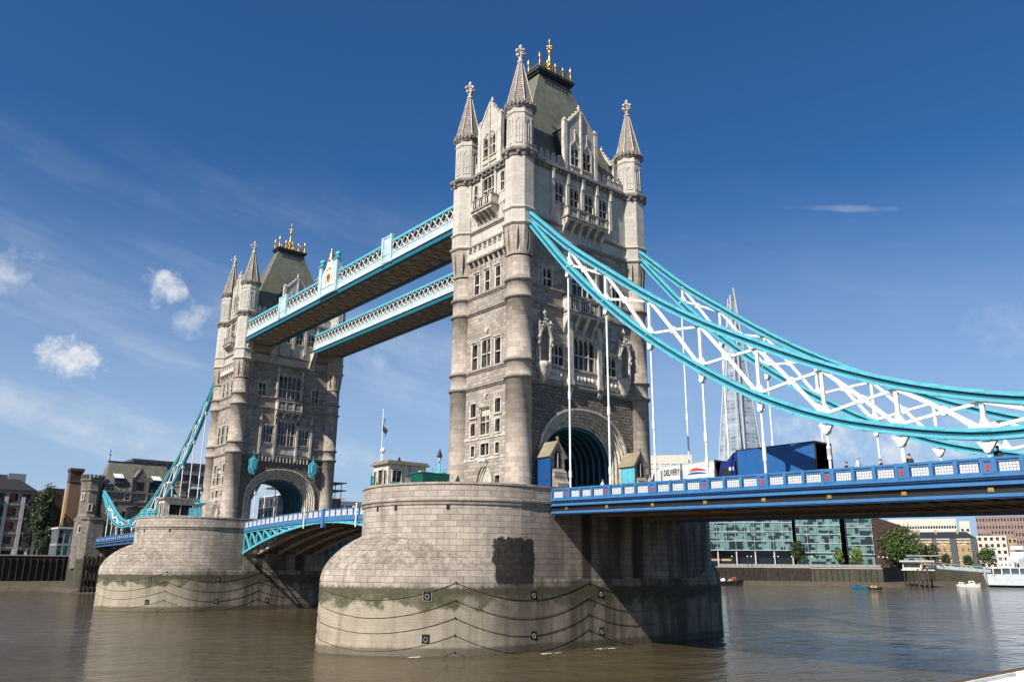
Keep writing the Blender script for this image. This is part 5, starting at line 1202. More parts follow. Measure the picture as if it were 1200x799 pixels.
# ------------------------------------------------------------------ people
def person(x, y, z, h, rz, label, shirt, trousers, hair, arms='down', group='people walking on the bridge'):
    t = thing('person', (x, y, z), label, 'person', group); s = h/1.75
    V = [(0, 0, .92), (0, 0, 1.12), (0, 0, 1.36), (0, 0, 1.47), (0, .01, 1.56), (0, .02, 1.68), (.09, 0, .88), (.11, .06, .49), (.10, -.02, .09), (.10, .12, .04), (-.09, 0, .88), (-.11, -.04, .49), (-.10, -.12, .10), (-.10, .02, .05),
         (.17, 0, 1.38), (.23, -.02, 1.12), (.22, .10, .90), (.21, .15, .80), (-.17, 0, 1.38), (-.23, .02, 1.12), (-.22, .14, .92), (-.21, .2, .83)]
    Rr = [.13, .115, .14, .055, .085, .085, .085, .06, .042, .035, .085, .06, .042, .035, .055, .042, .035, .03, .055, .042, .035, .03]
    Eg = [(0, 1), (1, 2), (2, 3), (3, 4), (4, 5), (0, 6), (6, 7), (7, 8), (8, 9), (0, 10), (10, 11), (11, 12), (12, 13), (2, 14), (14, 15), (15, 16), (16, 17), (2, 18), (18, 19), (19, 20), (20, 21)]
    me = bpy.data.meshes.new('p'); me.from_pydata([(a*s, b*s, c*s) for a, b, c in V], Eg, []); o = bpy.data.objects.new('p', me); COL.objects.link(o)
    m = o.modifiers.new('s', 'SKIN'); 
    if not me.skin_vertices: return t
    for i, sv in enumerate(me.skin_vertices[0].data): sv.radius = (Rr[i]*s*(1.25 if i < 3 else 1), Rr[i]*s); sv.use_root = (i == 0)
    m2 = o.modifiers.new('u', 'SUBSURF'); m2.levels = 1; m2.render_levels = 1
    dg = bpy.context.evaluated_depsgraph_get(); nm = bpy.data.meshes.new_from_object(o.evaluated_get(dg)); bpy.data.objects.remove(o)
    for k in ('skin', shirt, trousers, 'black'): nm.materials.append(M[k] if isinstance(k, str) else k)
    for p in nm.polygons:
        c = p.center/s; p.use_smooth = True
        if c.z > 1.44: k = 0
        elif abs(c.x) > .16 and c.z < 1.02 and c.z > .7: k = 0
        elif c.z > .93: k = 1
        elif c.z > .08: k = 2
        else: k = 3
        p.material_index = k
    b = bpy.data.objects.new('body', nm); COL.objects.link(b); b.parent = t
    g = MB(); g.blob((x, y-.012*s, z+1.665*s), .098*s, .108*s, .105*s, n=10); 
    for i, v in enumerate(g.v):
        if v[2] < z+1.63*s and v[1] > y+.02*s: g.v[i] = (v[0], y+.0, v[2])
    g.build('hair', hair, t); g = MB()
    for sx in (-1, 1): g.blob((x+sx*.034*s, y+.093*s, z+1.625*s), .014*s, .01*s, .01*s, n=6); 
    g.build('eyes', 'black', t); g = MB(); g.blob((x, y+.105*s, z+1.595*s), .014*s, .02*s, .022*s, n=6); g.build('nose', 'skin', t)
    t.rotation_euler.z = rz; return t
M['sky_shirt'] = plain('light_blue_shirt', (.35, .5, .7), .8); M['w_shirt'] = plain('white_shirt', (.75, .75, .72), .8); M['d_shirt'] = plain('dark_jacket', (.03, .03, .04), .8); M['denim'] = plain('denim', (.06, .09, .16), .8); M['grey_hair'] = plain('grey_hair', (.3, .28, .26), .8); M['tan_hair'] = plain('brown_hair', (.12, .07, .04), .8)
for x, y, h, rz, lb, sh, tr, ha in (
    (41.3, -8.7, 1.62, 1.57, 'person with dark hair, leftmost of the walkers behind the lorries', 'd_shirt', 'denim', 'tan_hair'),
    (42.3, -8.9, 1.86, 1.57, 'person in a white shirt with grey hair walking behind the blue lorry', 'w_shirt', 'denim', 'grey_hair'),
    (43.9, -8.8, 1.60, -1.57, 'person with reddish brown hair, just left of a hanger rod', 'd_shirt', 'd_shirt', 'tan_hair'),
    (45.9, -8.8, 1.80, 3.6, 'person with black hair beside the wide white hanger gusset', 'd_shirt', 'denim', 'hairm'),
    (51.4, -8.7, 1.86, 3.4, 'person in black at the far right end of the parapet', 'd_shirt', 'd_shirt', 'hairm'),
    (22.8, -8.8, 1.74, 1.57, 'person in a light blue shirt in front of the DELIVERY lorry', 'sky_shirt', 'denim', 'tan_hair'),
    (17.0, -8.9, 1.70, -1.57, 'person with fair skin and white top before the tower arch', 'w_shirt', 'denim', 'tan_hair'),
    (12.3, -8.7, 1.72, 1.2, 'person in grey beside the left stone shelter', 'd_shirt', 'denim', 'grey_hair')):
    person(x, y, TZ(x)-1.04, h, rz, lb, sh, tr, ha)
for x, y, h, lb, sh in ((-33.6, -7.6, 1.9, 'person in white, left of three on the lifting span by the pier', 'w_shirt'), (-31.9, -7.4, 1.7, 'person in a dark top, middle of three on the lifting span', 'd_shirt'), (-28.6, -7.5, 1.85, 'person in white next to the right fender post on the lifting span', 'w_shirt')):
    person(x, y, road_z(x)-1.3, h, 1.57, lb, sh, 'denim', 'hairm')

# ------------------------------------------------------------------ white boat bow, lower right corner
t = thing('moored_boat', (58.5, -22, 0), 'white boat edge with a rope-trimmed gunwale, bottom right corner', 'boat')
g = MB(); A = Vector((53.9, -26.5, 3.0)); B = Vector((53.8, -15.2, 3.0)); d_ = (B-A).normalized(); n_ = Vector((d_.y, -d_.x, 0))
rows = []
for k in range(13):
    f = k/12; p = A+(B-A)*f*1.0+Vector((-.05*sin(pi*f), 0, 0)); rows.append([(p.x+n_.x*w_, p.y, z) for w_, z in ((1.0, .2), (.35, 1.6), (0, 2.75), (0, 3.0), (.22, 3.02), (.22, 2.92), (.5, 2.9), (1.6, 2.86), (3.4, 2.86), (5, 2.86))])
g.grid(rows, 0); g.build('hull', 'white', t)
g = MB(); pts = [(-.08+r_[3][0], r_[3][1], 3.04) for r_ in rows]
for a, b in zip(pts, pts[1:]): g.tube(a, b, .07, n=6)
g.build('rope_fender', 'yellowish', t); t.location.z = -.17
g = MB(); pts = [(r_[4][0]+.12, r_[4][1], 3.03) for r_ in rows]
for a, b in zip(pts, pts[1:]): g.tube(a, b, .04, n=6)
g.build('rubbing_strake', 'tan_hair', t)
g = MB(); g.box(55.6, 58.4, -22.4, -16.0, 2.87, 3.35); g.build('deckhouse', 'white', t)

for i, (fx, fy, fr_) in enumerate(((13.2, -12.2, .8), (13.0, -5.0, .9), (8.9, -24.2, .5))):
    rg_ = random.Random(i); g = MB()
    for k in range(26):
        a = rg_.random()*6.28; q_ = rg_.random()**.6*fr_; c = (fx+q_*cos(a)*.5, fy+q_*sin(a)*1.4); r_ = .05+.1*rg_.random(); g.face([(c[0]+r_*cos(j), c[1]+1.6*r_*sin(j), .06+.002*k) for j in range(6)])
    o = g.build('river_foam', 'white'); o['kind'] = 'stuff'
M['mgrey'] = plain('dark_facade', (.06, .062, .068), .5)
# ------------------------------------------------------------------ generic buildings
def fr(p0, p1):
    Lh = hypot(p1[0]-p0[0], p1[1]-p0[1]); t = ((p1[0]-p0[0])/Lh, (p1[1]-p0[1])/Lh)
    return Frame(p0, t, (t[1], -t[0])), Lh
def block(name, label, cat, p0, p1, depth, z0, z1, rows, cols, wm, gm='glass', ww=.5, wh=.5, sides=(True, True), roof=None, group=None, zs=None, surr=None, coping=None, wcell=None):
    F, Lh = fr(p0, p1); c = F.p(Lh/2, z0, -depth/2); t = thing(name, (c[0], c[1], z0), label, cat, group); g = MB()
    faces = [(F, Lh, cols)]
    b0 = F.p(0, 0, -depth); b1 = F.p(Lh, 0, -depth)
    FL, _ = fr(b0[:2], p0); FR, _ = fr(p1, b1[:2]); sc = max(1, round(cols*depth/Lh))
    if sides[0]: faces.append((FL, depth, sc))
    else: g.face([FL.p(0, z0), FL.p(depth, z0), FL.p(depth, z1), FL.p(0, z1)])
    if sides[1]: faces.append((FR, depth, sc))
    else: g.face([FR.p(0, z0), FR.p(depth, z0), FR.p(depth, z1), FR.p(0, z1)])
    g.face([b0[:2]+(z0,), b1[:2]+(z0,), b1[:2]+(z1,), b0[:2]+(z1,)]); g.face([F.p(0, z1), F.p(Lh, z1), F.p(Lh, z1, -depth), F.p(0, z1, -depth)])
    zs = zs or (z0, z1); fh = (zs[1]-zs[0])/rows; wins = []
    for FF, LL, n in faces:
        hs = []
        for i in range(rows):
            for k in range(n):
                u0 = LL*(k+.5-ww/2)/n; u1 = LL*(k+.5+ww/2)/n; a = zs[0]+fh*(i+.5-wh/2); hs.append((u0, u1, a, a+fh*wh))
        wall(g, FF, 0, LL, z0, z1, hs, 0, .35); wins += [(FF, h) for h in hs]
    g.build('wall', wm, t)
    for FF, (a, b, c_, e) in wins:
        q = MB(); q.face([FF.p(a, c_, -.3), FF.p(b, c_, -.3), FF.p(b, e, -.3), FF.p(a, e, -.3)], 0); 
        if surr: FF.box(q, (a+b)/2-.06, (a+b)/2+.06, c_, e, -.29, -.2, 1); FF.box(q, a, b, (c_+e)/2-.06, (c_+e)/2+.06, -.29, -.21, 1); FF.box(q, a-.1, b+.1, c_-.25, c_, -.3, .15, 1)
        q.build('window', [gm, surr or gm], t)
    if coping:
        q = MB(); F.box(q, -.3, Lh+.3, z1-.02, z1+.5, -depth-.3, .3); q.build('coping', coping, t)
    if roof:
        rm, rh, ins = roof; q = MB(); A = [F.p(-.5, z1, .5), F.p(Lh+.5, z1, .5), F.p(Lh+.5, z1, -depth-.5), F.p(-.5, z1, -depth-.5)]; B = [F.p(ins, z1+rh, -depth/2+.5), F.p(Lh-ins, z1+rh, -depth/2+.5), F.p(Lh-ins, z1+rh, -depth/2-.5), F.p(ins, z1+rh, -depth/2-.5)]
        q.grid([A, B], 0, True); q.face(B); q.build('roof', rm, t)
    return t, F, Lh
def office(label, p0, p1, depth, z0, zf, nfl, fh, ground=True, mull=4.4):
    """glass office block: storeys of green glass between pale slab edges on a colonnade"""
    F, Lh = fr(p0, p1); c = F.p(Lh/2, z0, -depth/2); t = thing('glass_office_block', (c[0], c[1], z0), label, 'office block', 'green glass office blocks on the far bank')
    for i in range(nfl):
        za = zf+i*fh; g = MB()
        for FF, a, b in ((F, 0, Lh), (fr(p1, F.p(Lh, 0, -depth)[:2])[0], 0, depth), (fr(F.p(0, 0, -depth)[:2], p0)[0], 0, depth)): g.face([FF.p(a, za+.3), FF.p(b, za+.3), FF.p(b, za+fh), FF.p(a, za+fh)], 0 if FF is F else 1)  # front green, sides dark: shade of the gaps is put into their colour
        g.build('glazing', ['gglass', 'dark'], t); g = MB(); F.box(g, -.3, Lh+.3, za, za+.32, -depth-.3, .35); g.build('slab_edge', 'alu', t)
    n = max(2, int(Lh/mull)); g = None
    for k in range(n+1):
        u_ = Lh*k/n; g = MB(); F.box(g, u_-.07, u_+.07, zf, zf+nfl*fh, .0, .3); g.build('mullion', 'alu', t)
    g = MB(); F.box(g, -.3, Lh+.3, zf+nfl*fh, zf+nfl*fh+.6, -depth-.3, .35); g.build('roof', 'grey', t)
    if ground:
        for k in range(0, n+1, 2): g = MB(); u_ = min(Lh-.4, max(.4, Lh*k/n)); F.box(g, u_-.3, u_+.3, z0, zf, -.9, -.3); g.build('column', 'concrete', t)
        g = MB(); F.box(g, .6, Lh-.6, z0, zf, -depth+1, -3.2); g.build('lobby', 'glass', t)
        g = MB(); F.box(g, 1.5, Lh*.45, z0+2.6, z0+3.6, -3.2, -3.0); g.build('lobby_sign', 'ybrick', t)
    else: 
        g = MB(); F.box(g, 0, Lh, z0, zf, -depth, -.6); g.build('lobby', 'gglass', t)
    return t, F, Lh
office('wide green glass office block on columns, leftmost of the glass ones', (-197, 266), (-153.2, 296.4), 26, 8, 15.6, 6, 4.4)
office('green glass office block in the middle of the three', (-154.2, 301.6), (-136.9, 311.8), 22, 8, 14.6, 6, 4.3, False)
office('green glass office block beside the dark brick wall', (-139.2, 321.5), (-128.8, 327.4), 20, 8, 14.0, 6, 4.3, False)
block('dark_office_block', 'dark office building filling the gaps behind the green glass offices', 'office block', (-200, 300), (-136, 345), 12, 8, 40, 6, 12, 'mgrey', 'glass', .7, .6, (False, False))
t = thing('brick_office_block', (-120, 338, 8), 'dark brown brick block with a sloping top beside the glass offices', 'office block'); g = MB()
F, Lh = fr((-128.3, 328), (-119.0, 344.5)); F.extr(g, [(0, 8), (Lh, 8), (Lh, 27), (0, 32.3)], -16, 0); g.build('wall', 'dbrick', t)
g = MB(); F.box(g, .4, Lh*.5, 32.3, 33.6, -12, -3); g.build('roof_plant', 'dark', t)
block('white_office_block', 'long cream office block with one dark window strip behind the brick galleria', 'office block', (-236, 564.5), (-193.8, 583.4), 30, 8, 44, 1, 26, 'cream', 'glass', .75, .55, (False, True), zs=(36.0, 39.5))
block('white_stair_block', 'small cream stair tower at the right end of the long cream block', 'office block', (-193, 586), (-186.5, 588.5), 12, 8, 42, 1, 2, 'cream', 'glass', .5, .4, (False, False), zs=(33, 38))
# brick galleria: three wings with arched heads, dark glazed recesses
t, F, Lh = block('brick_galleria', 'yellow brick warehouse with slate roof and dark recesses beside the pier', 'warehouse', (-133, 370), (-102.9, 382.8), 26, 8, 22.2, 4, 12, 'ybrick', 'glass', .35, .5, (False, True), ('lead', 4.2, 4), surr='cream')
for u0, u1 in ((12.3, 14.2), (20.4, 23.4), (29.6, 32.4)):
    q = MB(); F.box(q, u0, u1, 8, 22.6, -.2, .7, 0)
    for k in range(4): F.box(q, u0+(u1-u0)*k/4+.1, u0+(u1-u0)*k/4+.22, 8, 22.6, .7, .85, 1)
    q.build('glazed_recess', ['dark', 'grey'], t)
q = MB(); F.box(q, -.2, Lh+.2, 20.6, 21.1, 0, .3); F.box(q, -.2, Lh+.2, 22.1, 22.6, 0, .5); F.box(q, 0, Lh, 11.6, 12.0, 0, .3); q.build('stone_band', 'cream', t)
for u_ in (3.5, 9.5, 17.3, 26.4):
    q = MB(); q.grid([[F.p(u_+a*cos(pi*k/10), 19+a*sin(pi*k/10), .12) for k in range(11)] for a in (.75, 1.25)]); q.build('window_arch', 'cream', t)
for u0, u1 in ((5, 7), (14, 15), (24, 25)): q = MB(); F.box(q, u0, u1, 24.5, 27.4, -11, -9); q.build('chimney', 'ybrick', t)
block('stone_office_block', 'pale stone office building right of the brick warehouse', 'office block', (-117.5, 420), (-104.5, 425.2), 20, 8, 25.2, 5, 5, 'cream', 'glass', .5, .5, (False, True))
block('stone_office_block', 'narrow ochre building squeezed between pale stone offices', 'office block', (-104, 425), (-100, 426.6), 20, 8, 24.0, 5, 2, 'ybrick', 'glass', .5, .5, (False, True))
block('brown_office_tower', 'tall pinkish brown office tower with two rows of small windows', 'office block', (-164, 542), (-136.7, 552.5), 26, 8, 42.5, 7, 16, 'pink', 'glass', .5, .4, (False, True))
block('brown_office_tower', 'lower pinkish brown office block in front of the tall one', 'office block', (-150, 528), (-138, 532.6), 18, 8, 33, 6, 7, 'pink', 'glass', .5, .4, (True, True))
block('stone_office_block', 'white rendered building with dark balconies near the warship', 'office block', (-96, 430), (-88, 433), 14, 8, 21, 4, 3, 'rendr', 'glass', .6, .5, (False, True))
# distant buildings seen over the deck
block('flat_roofed_building', 'cream flat-roofed building above the DELIVERY lorry', 'building', (-322, 388.5), (-298.5, 408), 30, 8, 86, 3, 4, 'cream', 'glass', .8, .12, (True, True), zs=(71, 81))
t, F, Lh = block('louvred_building', 'dark building with pale louvre strips behind the right tower foot', 'building', (-251, 296), (-246, 300.5), 14, 8, 58, 12, 2, 'dark', 'grey', .9, .3, (True, True), zs=(20, 58))

# ------------------------------------------------------------------ tall glass tower
t = thing('glass_skyscraper', (-440, 672, 8), 'very tall tapering glass tower with a split spire', 'skyscraper')
cx, cy = -436, 668
fdir = Vector((-.5736, .8192)); rd = Vector((.8192, .5736))
def SP(a, b, z): return (cx+rd.x*a+fdir.x*b, cy+rd.y*a+fdir.y*b, z)
zt = 300
def shard(tri, top, h):
    g = MB(); g.grid([[SP(a, b, 8) for a, b in tri], [SP(a, b, h) for a, b in top]], 0, True); g.build('glass_facade', 'shard', t)
shard([(-35, -20), (-4, -35), (-2, 20), (-30, 30)], [(-3.0, -3), (-.6, -5), (-.6, 2), (-2.6, 3)], 291)
shard([(-3, -34), (31, -18), (34, 22), (-2, 20)], [(.6, -5), (3.2, -2), (3.2, 3), (.6, 3)], 300)
shard([(-26, -26), (2, -38), (0, 0), (-22, 0)], [(-5.0, -6), (-2.0, -8), (-2, 0), (-5, 0)], 262)
shard([(4, -36), (30, -22), (26, 6), (4, 6)], [(3.0, -8), (6.0, -5), (6, 0), (3, 0)], 250)
for a0, b0, a1, b1, h in ((-35, -20, -3, -3, 296), (31, -18, 3.2, -2, 309), (-4, -35, -.6, -5, 300), (-30, 30, -2.6, 3, 294), (4, -36, 3, -8, 268), (-26, -26, -5, -6, 272)):
    g = MB(); g.beam(SP(a0, b0, 8), SP(a1, b1, h), 1.6, 1.6); g.build('facade_fin', 'alu', t)
g = MB()
for k in range(12):
    z = 262+3.2*k; f = (z-8)/292; w_ = 34*(1-f)+2.5; g.beam(SP(-w_, -20*(1-f)-3, z), SP(w_*.9, -18*(1-f)-2, z), .5, .5)
g.build('spire_frame', 'alu', t)

# ------------------------------------------------------------------ trees
def tree(x, y, z, h, w, label, mat='leaf', n=1400, ls=.5, trunk=.22, group='trees on the far bank', sq=1.0, seed=1):
    rg = random.Random(seed); t = thing('tree', (x, y, z), label, 'tree', group); g = MB(); th = h*trunk
    g.tube((x, y, z-.2), (x+.1, y, z+th), h*.028, h*.02, 8, 0); tips = []
    cl = [(0, 0, th+(h-th)*.55, w*.34)]
    for k in range(9):
        a = k*2.4+rg.random(); f = .15+.75*((k+.5)/9); rr = w*.30*sin(pi*min(1, f*.85+.1))*(.7+.6*rg.random()); cl.append((rr*cos(a), rr*sin(a), th+(h-th)*f, w*(.17+.1*rg.random())))
    for c in cl: g.tube((x+.1, y, z+th*.9), (x+c[0]*.8, y+c[1]*.8, z+c[2]), h*.014, h*.004, 6, 0)
    g.build('trunk', 'bark', t); g = MB()
    for k in range(n):
        c = cl[rg.randrange(len(cl))]; u_ = Vector((rg.gauss(0, 1), rg.gauss(0, 1), rg.gauss(0, 1))).normalized()*c[3]*(rg.random()**.38)*(.85+.3*rg.random())
        p = Vector((x+c[0]+u_.x, y+c[1]+u_.y, z+c[2]+u_.z*sq*1.1)); a = Vector((rg.gauss(0, 1), rg.gauss(0, 1), rg.gauss(0, .7))).normalized()*ls*(.6+.8*rg.random()); b = a.cross(Vector((rg.gauss(0, 1), rg.gauss(0, 1), rg.gauss(0, 1)))).normalized()*ls*.55
        g.face([p-a, p+b, p+a, p-b])
    g.build('crown', mat, t, False); return t
tree(-121.0, 338, 8, 16.5, 23, 'large spreading green tree in front of the dark brick block', 'leaf', 4200, .6, .15, seed=3)
tree(-119.0, 337.5, 8, 11.5, 12, 'rounded green tree left of the pier pavilion', 'leafd', 1500, .55, seed=5)
tree(-113.0, 352, 8, 11, 10, 'green tree behind the pier pavilion roof', 'leafd', 1300, .5, seed=7)
tree(-131.0, 314.5, 8, 8.4, 7.6, 'bright lime green tree before the right glass office', 'leafl', 1200, .4, seed=9)
tree(-138.0, 311.0, 8, 9.0, 4.6, 'slim lime green tree between two glass offices', 'leafl', 900, .4, seed=11)
tree(-152.0, 297.5, 8, 12.0, 8, 'dark tree in the gap between the left and middle glass offices', 'leafd', 1300, .5, seed=13)
tree(-112.2, 366, 8, 6.5, 5.5, 'small dark tree at the foot of the brick warehouse, left one', 'leafd', 900, .4, seed=15)
tree(-103.4, 369.8, 8, 6.0, 5.0, 'small dark tree at the foot of the brick warehouse, right one', 'leafd', 900, .4, seed=17)
tree(-96.0, 374, 8, 9.5, 10, 'green tree behind the stern of the warship', 'leaf', 1300, .5, seed=19)
tree(-225.0, -13.6, 8, 23, 8.6, 'tall dark tree in front of the red panelled offices on the left', 'leafd', 4200, .42, .12, seed=21, sq=1.5)
tree(-218.0, -13.6, 8, 10, 5.0, 'lower leafy tree at the foot of the tall dark one', 'leafd', 1500, .36, .1, seed=22)

# ------------------------------------------------------------------ far embankment, lamps, pavilion, boats
def emb(label, pts, z0, z1, mat, postm, step, name='embankment_wall'):
    t = thing(name, (pts[0][0], pts[0][1], z0), label, 'embankment wall', 'embankment walls'); g = MB()
    for a, b in zip(pts, pts[1:]):
        F, Lh = fr(a, b); F.box(g, 0, Lh, z0, z1, -.6, .25)
    g.build('wall', mat, t)
    g = MB()
    for a, b in zip(pts, pts[1:]): F, Lh = fr(a, b); F.box(g, 0, Lh, z1, z1+.3, -.7, .4)
    g.build('coping', 'concrete' if postm else 'embank', t)
    if postm:
        for a, b in zip(pts, pts[1:]):
            F, Lh = fr(a, b); n = int(Lh/step)
            for k in range(n): q = MB(); u_ = step*(k+.5); F.box(q, u_-.16, u_+.16, z0-1.5, z1-.4, .25, .6); q.build('timber_pile', postm, t)
    return t
rv = lambda L_: [(x, y) for x, y in L_]
emb('far stone embankment hidden between the two bridge towers', rv([(-171, 14), (-176, 60), (-176, 150), (-168, 250)]), .5, 8.2, 'embank', None, 3)
emb('timber-piled river wall below the leftmost glass office', rv([(-168, 250), (-150, 269), (-134, 278.7)]), 1.2, 7.6, 'wood', 'wood', 1.1)
emb('weedy dark green river wall below the lime tree', rv([(-134, 278.7), (-118, 288), (-109, 294)]), 1.2, 7.4, 'embank', 'wood', 2.4)
emb('stone river wall behind the pier pavilion', rv([(-109, 294), (-116, 330), (-110, 347), (-100, 360), (-60, 385), (0, 440), (200, 1200)]), 1.0, 7.6, 'embank', None, 3)
def globe_lamp(x, y, label, z=8.0, h=4.2):
    t = thing('globe_lamp', (x, y, z), label, 'street lamp', 'white globe lamps on the far promenade'); g = MB(); g.tube((x, y, z), (x, y, z+h), .12, .07, 6); g.lathe(x, y, [(.25, z), (.2, z+.6), (.12, z+.7)], 6); g.build('post', 'dark', t)
    g = MB(); g.blob((x, y, z+h+.3), .32, .32, .32, n=10); g.build('globe', 'white', t)
lampp = [(-164, 262), (-157.5, 264.8), (-156, 265.6), (-148.5, 272.4), (-146.8, 273.2), (-142, 276.6), (-134.5, 281.0), (-127.5, 285.2), (-120.5, 289.2), (-111.5, 297), (-112.5, 303), (-113.5, 309)]
ord_ = ['first', 'second', 'third', 'fourth', 'fifth', 'sixth', 'seventh', 'eighth', 'ninth', 'tenth', 'eleventh', 'twelfth']
for (x, y), o_ in zip(lampp, ord_): globe_lamp(x, y, 'white globe lamp on the far promenade, %s from the left' % o_)
t = thing('promenade_railing', (-150, 270, 8), 'pale balustrade along the far promenade below the offices', 'railing')
for a, b in (((-168, 257), (-150, 270.5)), ((-150, 270.5), (-118, 289.5)), ((-118, 289.5), (-110, 295))):
    F, Lh = fr(a, b); g = MB(); F.box(g, 0, Lh, 9.0, 9.12, 0, .12); F.box(g, 0, Lh, 8.0, 8.9, .03, .09, 1)
    for k in range(int(Lh/2)): F.box(g, k*2, k*2+.12, 8, 9.1, -.05, .15)
    g.build('balustrade', ['concrete', 'rendr'], t)
t = thing('pier_pavilion', (-95, 300, 7.0), 'white pier pavilion with a wide flat canopy standing on piles', 'pavilion'); F, Lh = fr((-100.8, 294.4), (-89.1, 299.7)); g = MB()
F.box(g, 0, Lh, 6.9, 7.4, -7, 0, 0); F.box(g, .6, Lh*.62, 7.4, 10.4, -6, -.6, 0); F.box(g, 1.0, Lh*.58, 8.2, 9.7, -.62, -.55, 1); g.build('hall', ['cream', 'glass'], t)
g = MB(); F.box(g, -.4, Lh+.3, 10.4, 11.1, -7.6, .6, 0); F.box(g, 1.4, Lh*.7, 11.1, 12.2, -6, -1.5, 1); F.box(g, 2.5, Lh+2.5, 12.9, 13.2, -6.5, -1, 0); F.box(g, 2.8, 3.0, 12.2, 12.9, -3, -2.8, 0); F.box(g, Lh-1, Lh-.8, 11.1, 12.9, -3, -2.8, 0); g.build('canopy', ['concrete', 'gglass'], t)
for k in range(7): g = MB(); u_ = 1+k*1.7; p = F.p(u_, 0, -1.0); g.tube((p[0], p[1], -1), (p[0], p[1], 6.9), .3, n=6); g.build('pile', 'wood', t)
t = thing('timber_dolphin', (-91.5, 294, -1), 'rusty braced timber dolphin under the gangway head', 'mooring dolphin'); g = MB(); F, Lh = fr((-93.2, 293.2), (-89.8, 294.9))
for u_ in (0, 1.8, 3.6):
    for d_ in (0, -3): p = F.p(u_, 0, d_); g.tube((p[0], p[1], -1), (p[0], p[1], 7.6), .28, n=6)
for z in (1.5, 4, 6.8): g.beam(F.p(0, z, .1), F.p(3.6, z, .1), .25, .3)
g.beam(F.p(0, 1.5, .1), F.p(3.6, 6.8, .1), .2, .25); g.beam(F.p(3.6, 1.5, .1), F.p(0, 6.8, .1), .2, .25); g.build('frame', 'bark', t)
t = thing('gangway', (-91, 321, 7), 'long pale covered gangway sloping down towards the warship', 'gangway'); g = MB()
A = Vector((-93.5, 300.5, 8.2)); B = Vector((-78.5, 327.5, 6.3)); g.beam(A, B, 2.4, .4, 0); g.beam(A+Vector((0, 0, 2.2)), B+Vector((0, 0, 2.2)), 2.6, .25, 0); n = 14
for k in range(n+1):
    p = A+(B-A)*k/n; s_ = Vector((.87, -.48, 0))*1.2
    for sg in (-1, 1): g.beam(p+s_*sg, p+s_*sg+Vector((0, 0, 2.2)), .1, .1, 0)
for sg in (-1, 1): g.hexa([A+s_*sg*1.0+Vector((0, 0, .2)), B+s_*sg+Vector((0, 0, .2)), B+s_*sg*.95+Vector((0, 0, .2)), A+s_*sg*.95+Vector((0, 0, .2)), A+s_*sg+Vector((0, 0, 1.2)), B+s_*sg+Vector((0, 0, 1.2)), B+s_*sg*.95+Vector((0, 0, 1.2)), A+s_*sg*.95+Vector((0, 0, 1.2))], 1)
g.build('frame', ['concrete', 'pale'], t)
# warship, seen from the stern quarter
M['ship'] = plain('pale_grey_ship_paint', (.60, .65, .68), .5, var=.08, streak=.15); M['ship2'] = plain('mid_grey_ship_paint', (.24, .29, .34), .5, var=.08)
t = thing('warship', (-60, 347, 0), 'pale grey museum warship moored at the far right', 'warship'); F, Lh = fr((-86.3, 339.2), (-30, 352)); g = MB(); rows = []
for u_, w_, zz in ((0, 2.0, 8.0), (2, 4.6, 8.2), (6, 6.2, 8.2), (14, 7.0, 8.2), (30, 7.4, 8.2), (57, 7.4, 8.6)):
    cu = u_; rows.append([F.p(cu+(1.2 if u_ == 0 else 0), -.5, -7-w_*.35), F.p(cu+(1.0 if u_ == 0 else 0), .9, -7-w_*.8), F.p(cu, 5.6, -7-w_), F.p(cu, 5.6, -7+w_), F.p(cu+(1.0 if u_ == 0 else 0), .9, -7+w_*.8), F.p(cu+(1.2 if u_ == 0 else 0), -.5, -7+w_*.35)])
g.grid(rows, 0, True); g.face(rows[0]); g.build('hull', 'ship', t)
g = MB()
for i in range(1, len(rows)-1):
    a, b = rows[i], rows[i+1]; g.face([Vector(a[4])+Vector((.05, -.1, .0)), Vector(b[4])+Vector((.05, -.1, 0)), Vector(b[5])+Vector((.05, -.1, 0)), Vector(a[5])+Vector((.05, -.1, 0))])
g.build('boot_topping', 'black', t)
g = MB(); F.box(g, 1, 57, 8.2, 8.45, -13.5, -.2, 0); g.build('deck_canopy', 'white', t)
for k in range(13): g = MB(); u_ = 1.3+k*3.4; F.box(g, u_, u_+.35, 5.6, 8.2, -.6, -.3); g.build('canopy_post', 'white', t)
g = MB(); F.box(g, 7.5, 40, 5.7, 8.2, -11, -3.0, 1); F.box(g, 7.6, 13, 8.45, 11, -9, -4, 0); F.box(g, 10.5, 17, 10.8, 13.4, -9.5, -3.5, 0); F.box(g, 12, 20, 13.4, 15.2, -9, -4.5, 0); F.box(g, 15, 30, 8.45, 12.5, -10, -3.2, 1); F.box(g, 12.5, 17.5, 16.2, 17.8, -9, -4, 0); F.box(g, 14, 16, 15.2, 16.2, -7.5, -5.5, 1); F.box(g, 18.5, 30, 12.5, 19, -9, -5, 0)
for k in range(3): F.box(g, 7.9+1.6*k, 8.6+1.6*k, 9.2, 10, -4, -3.96, 2)
g.build('superstructure', ['ship', 'ship2', 'glass'], t)
g = MB(); c = F.p(24, 0, -7); g.tube((c[0], c[1], 19), (c[0], c[1], 34), .4, .15); g.beam((c[0]-2, c[1], 27), (c[0]+2, c[1], 27), .2, .2); g.build('mast', 'ship', t)
g = MB(); 
for dz in (-.3, .3): g.tube(F.p(9.5, 12.2+dz, -5.5), F.p(4.5, 13.0+dz, -5.5), .15, n=6)
g.build('gun_barrel', 'ship2', t)
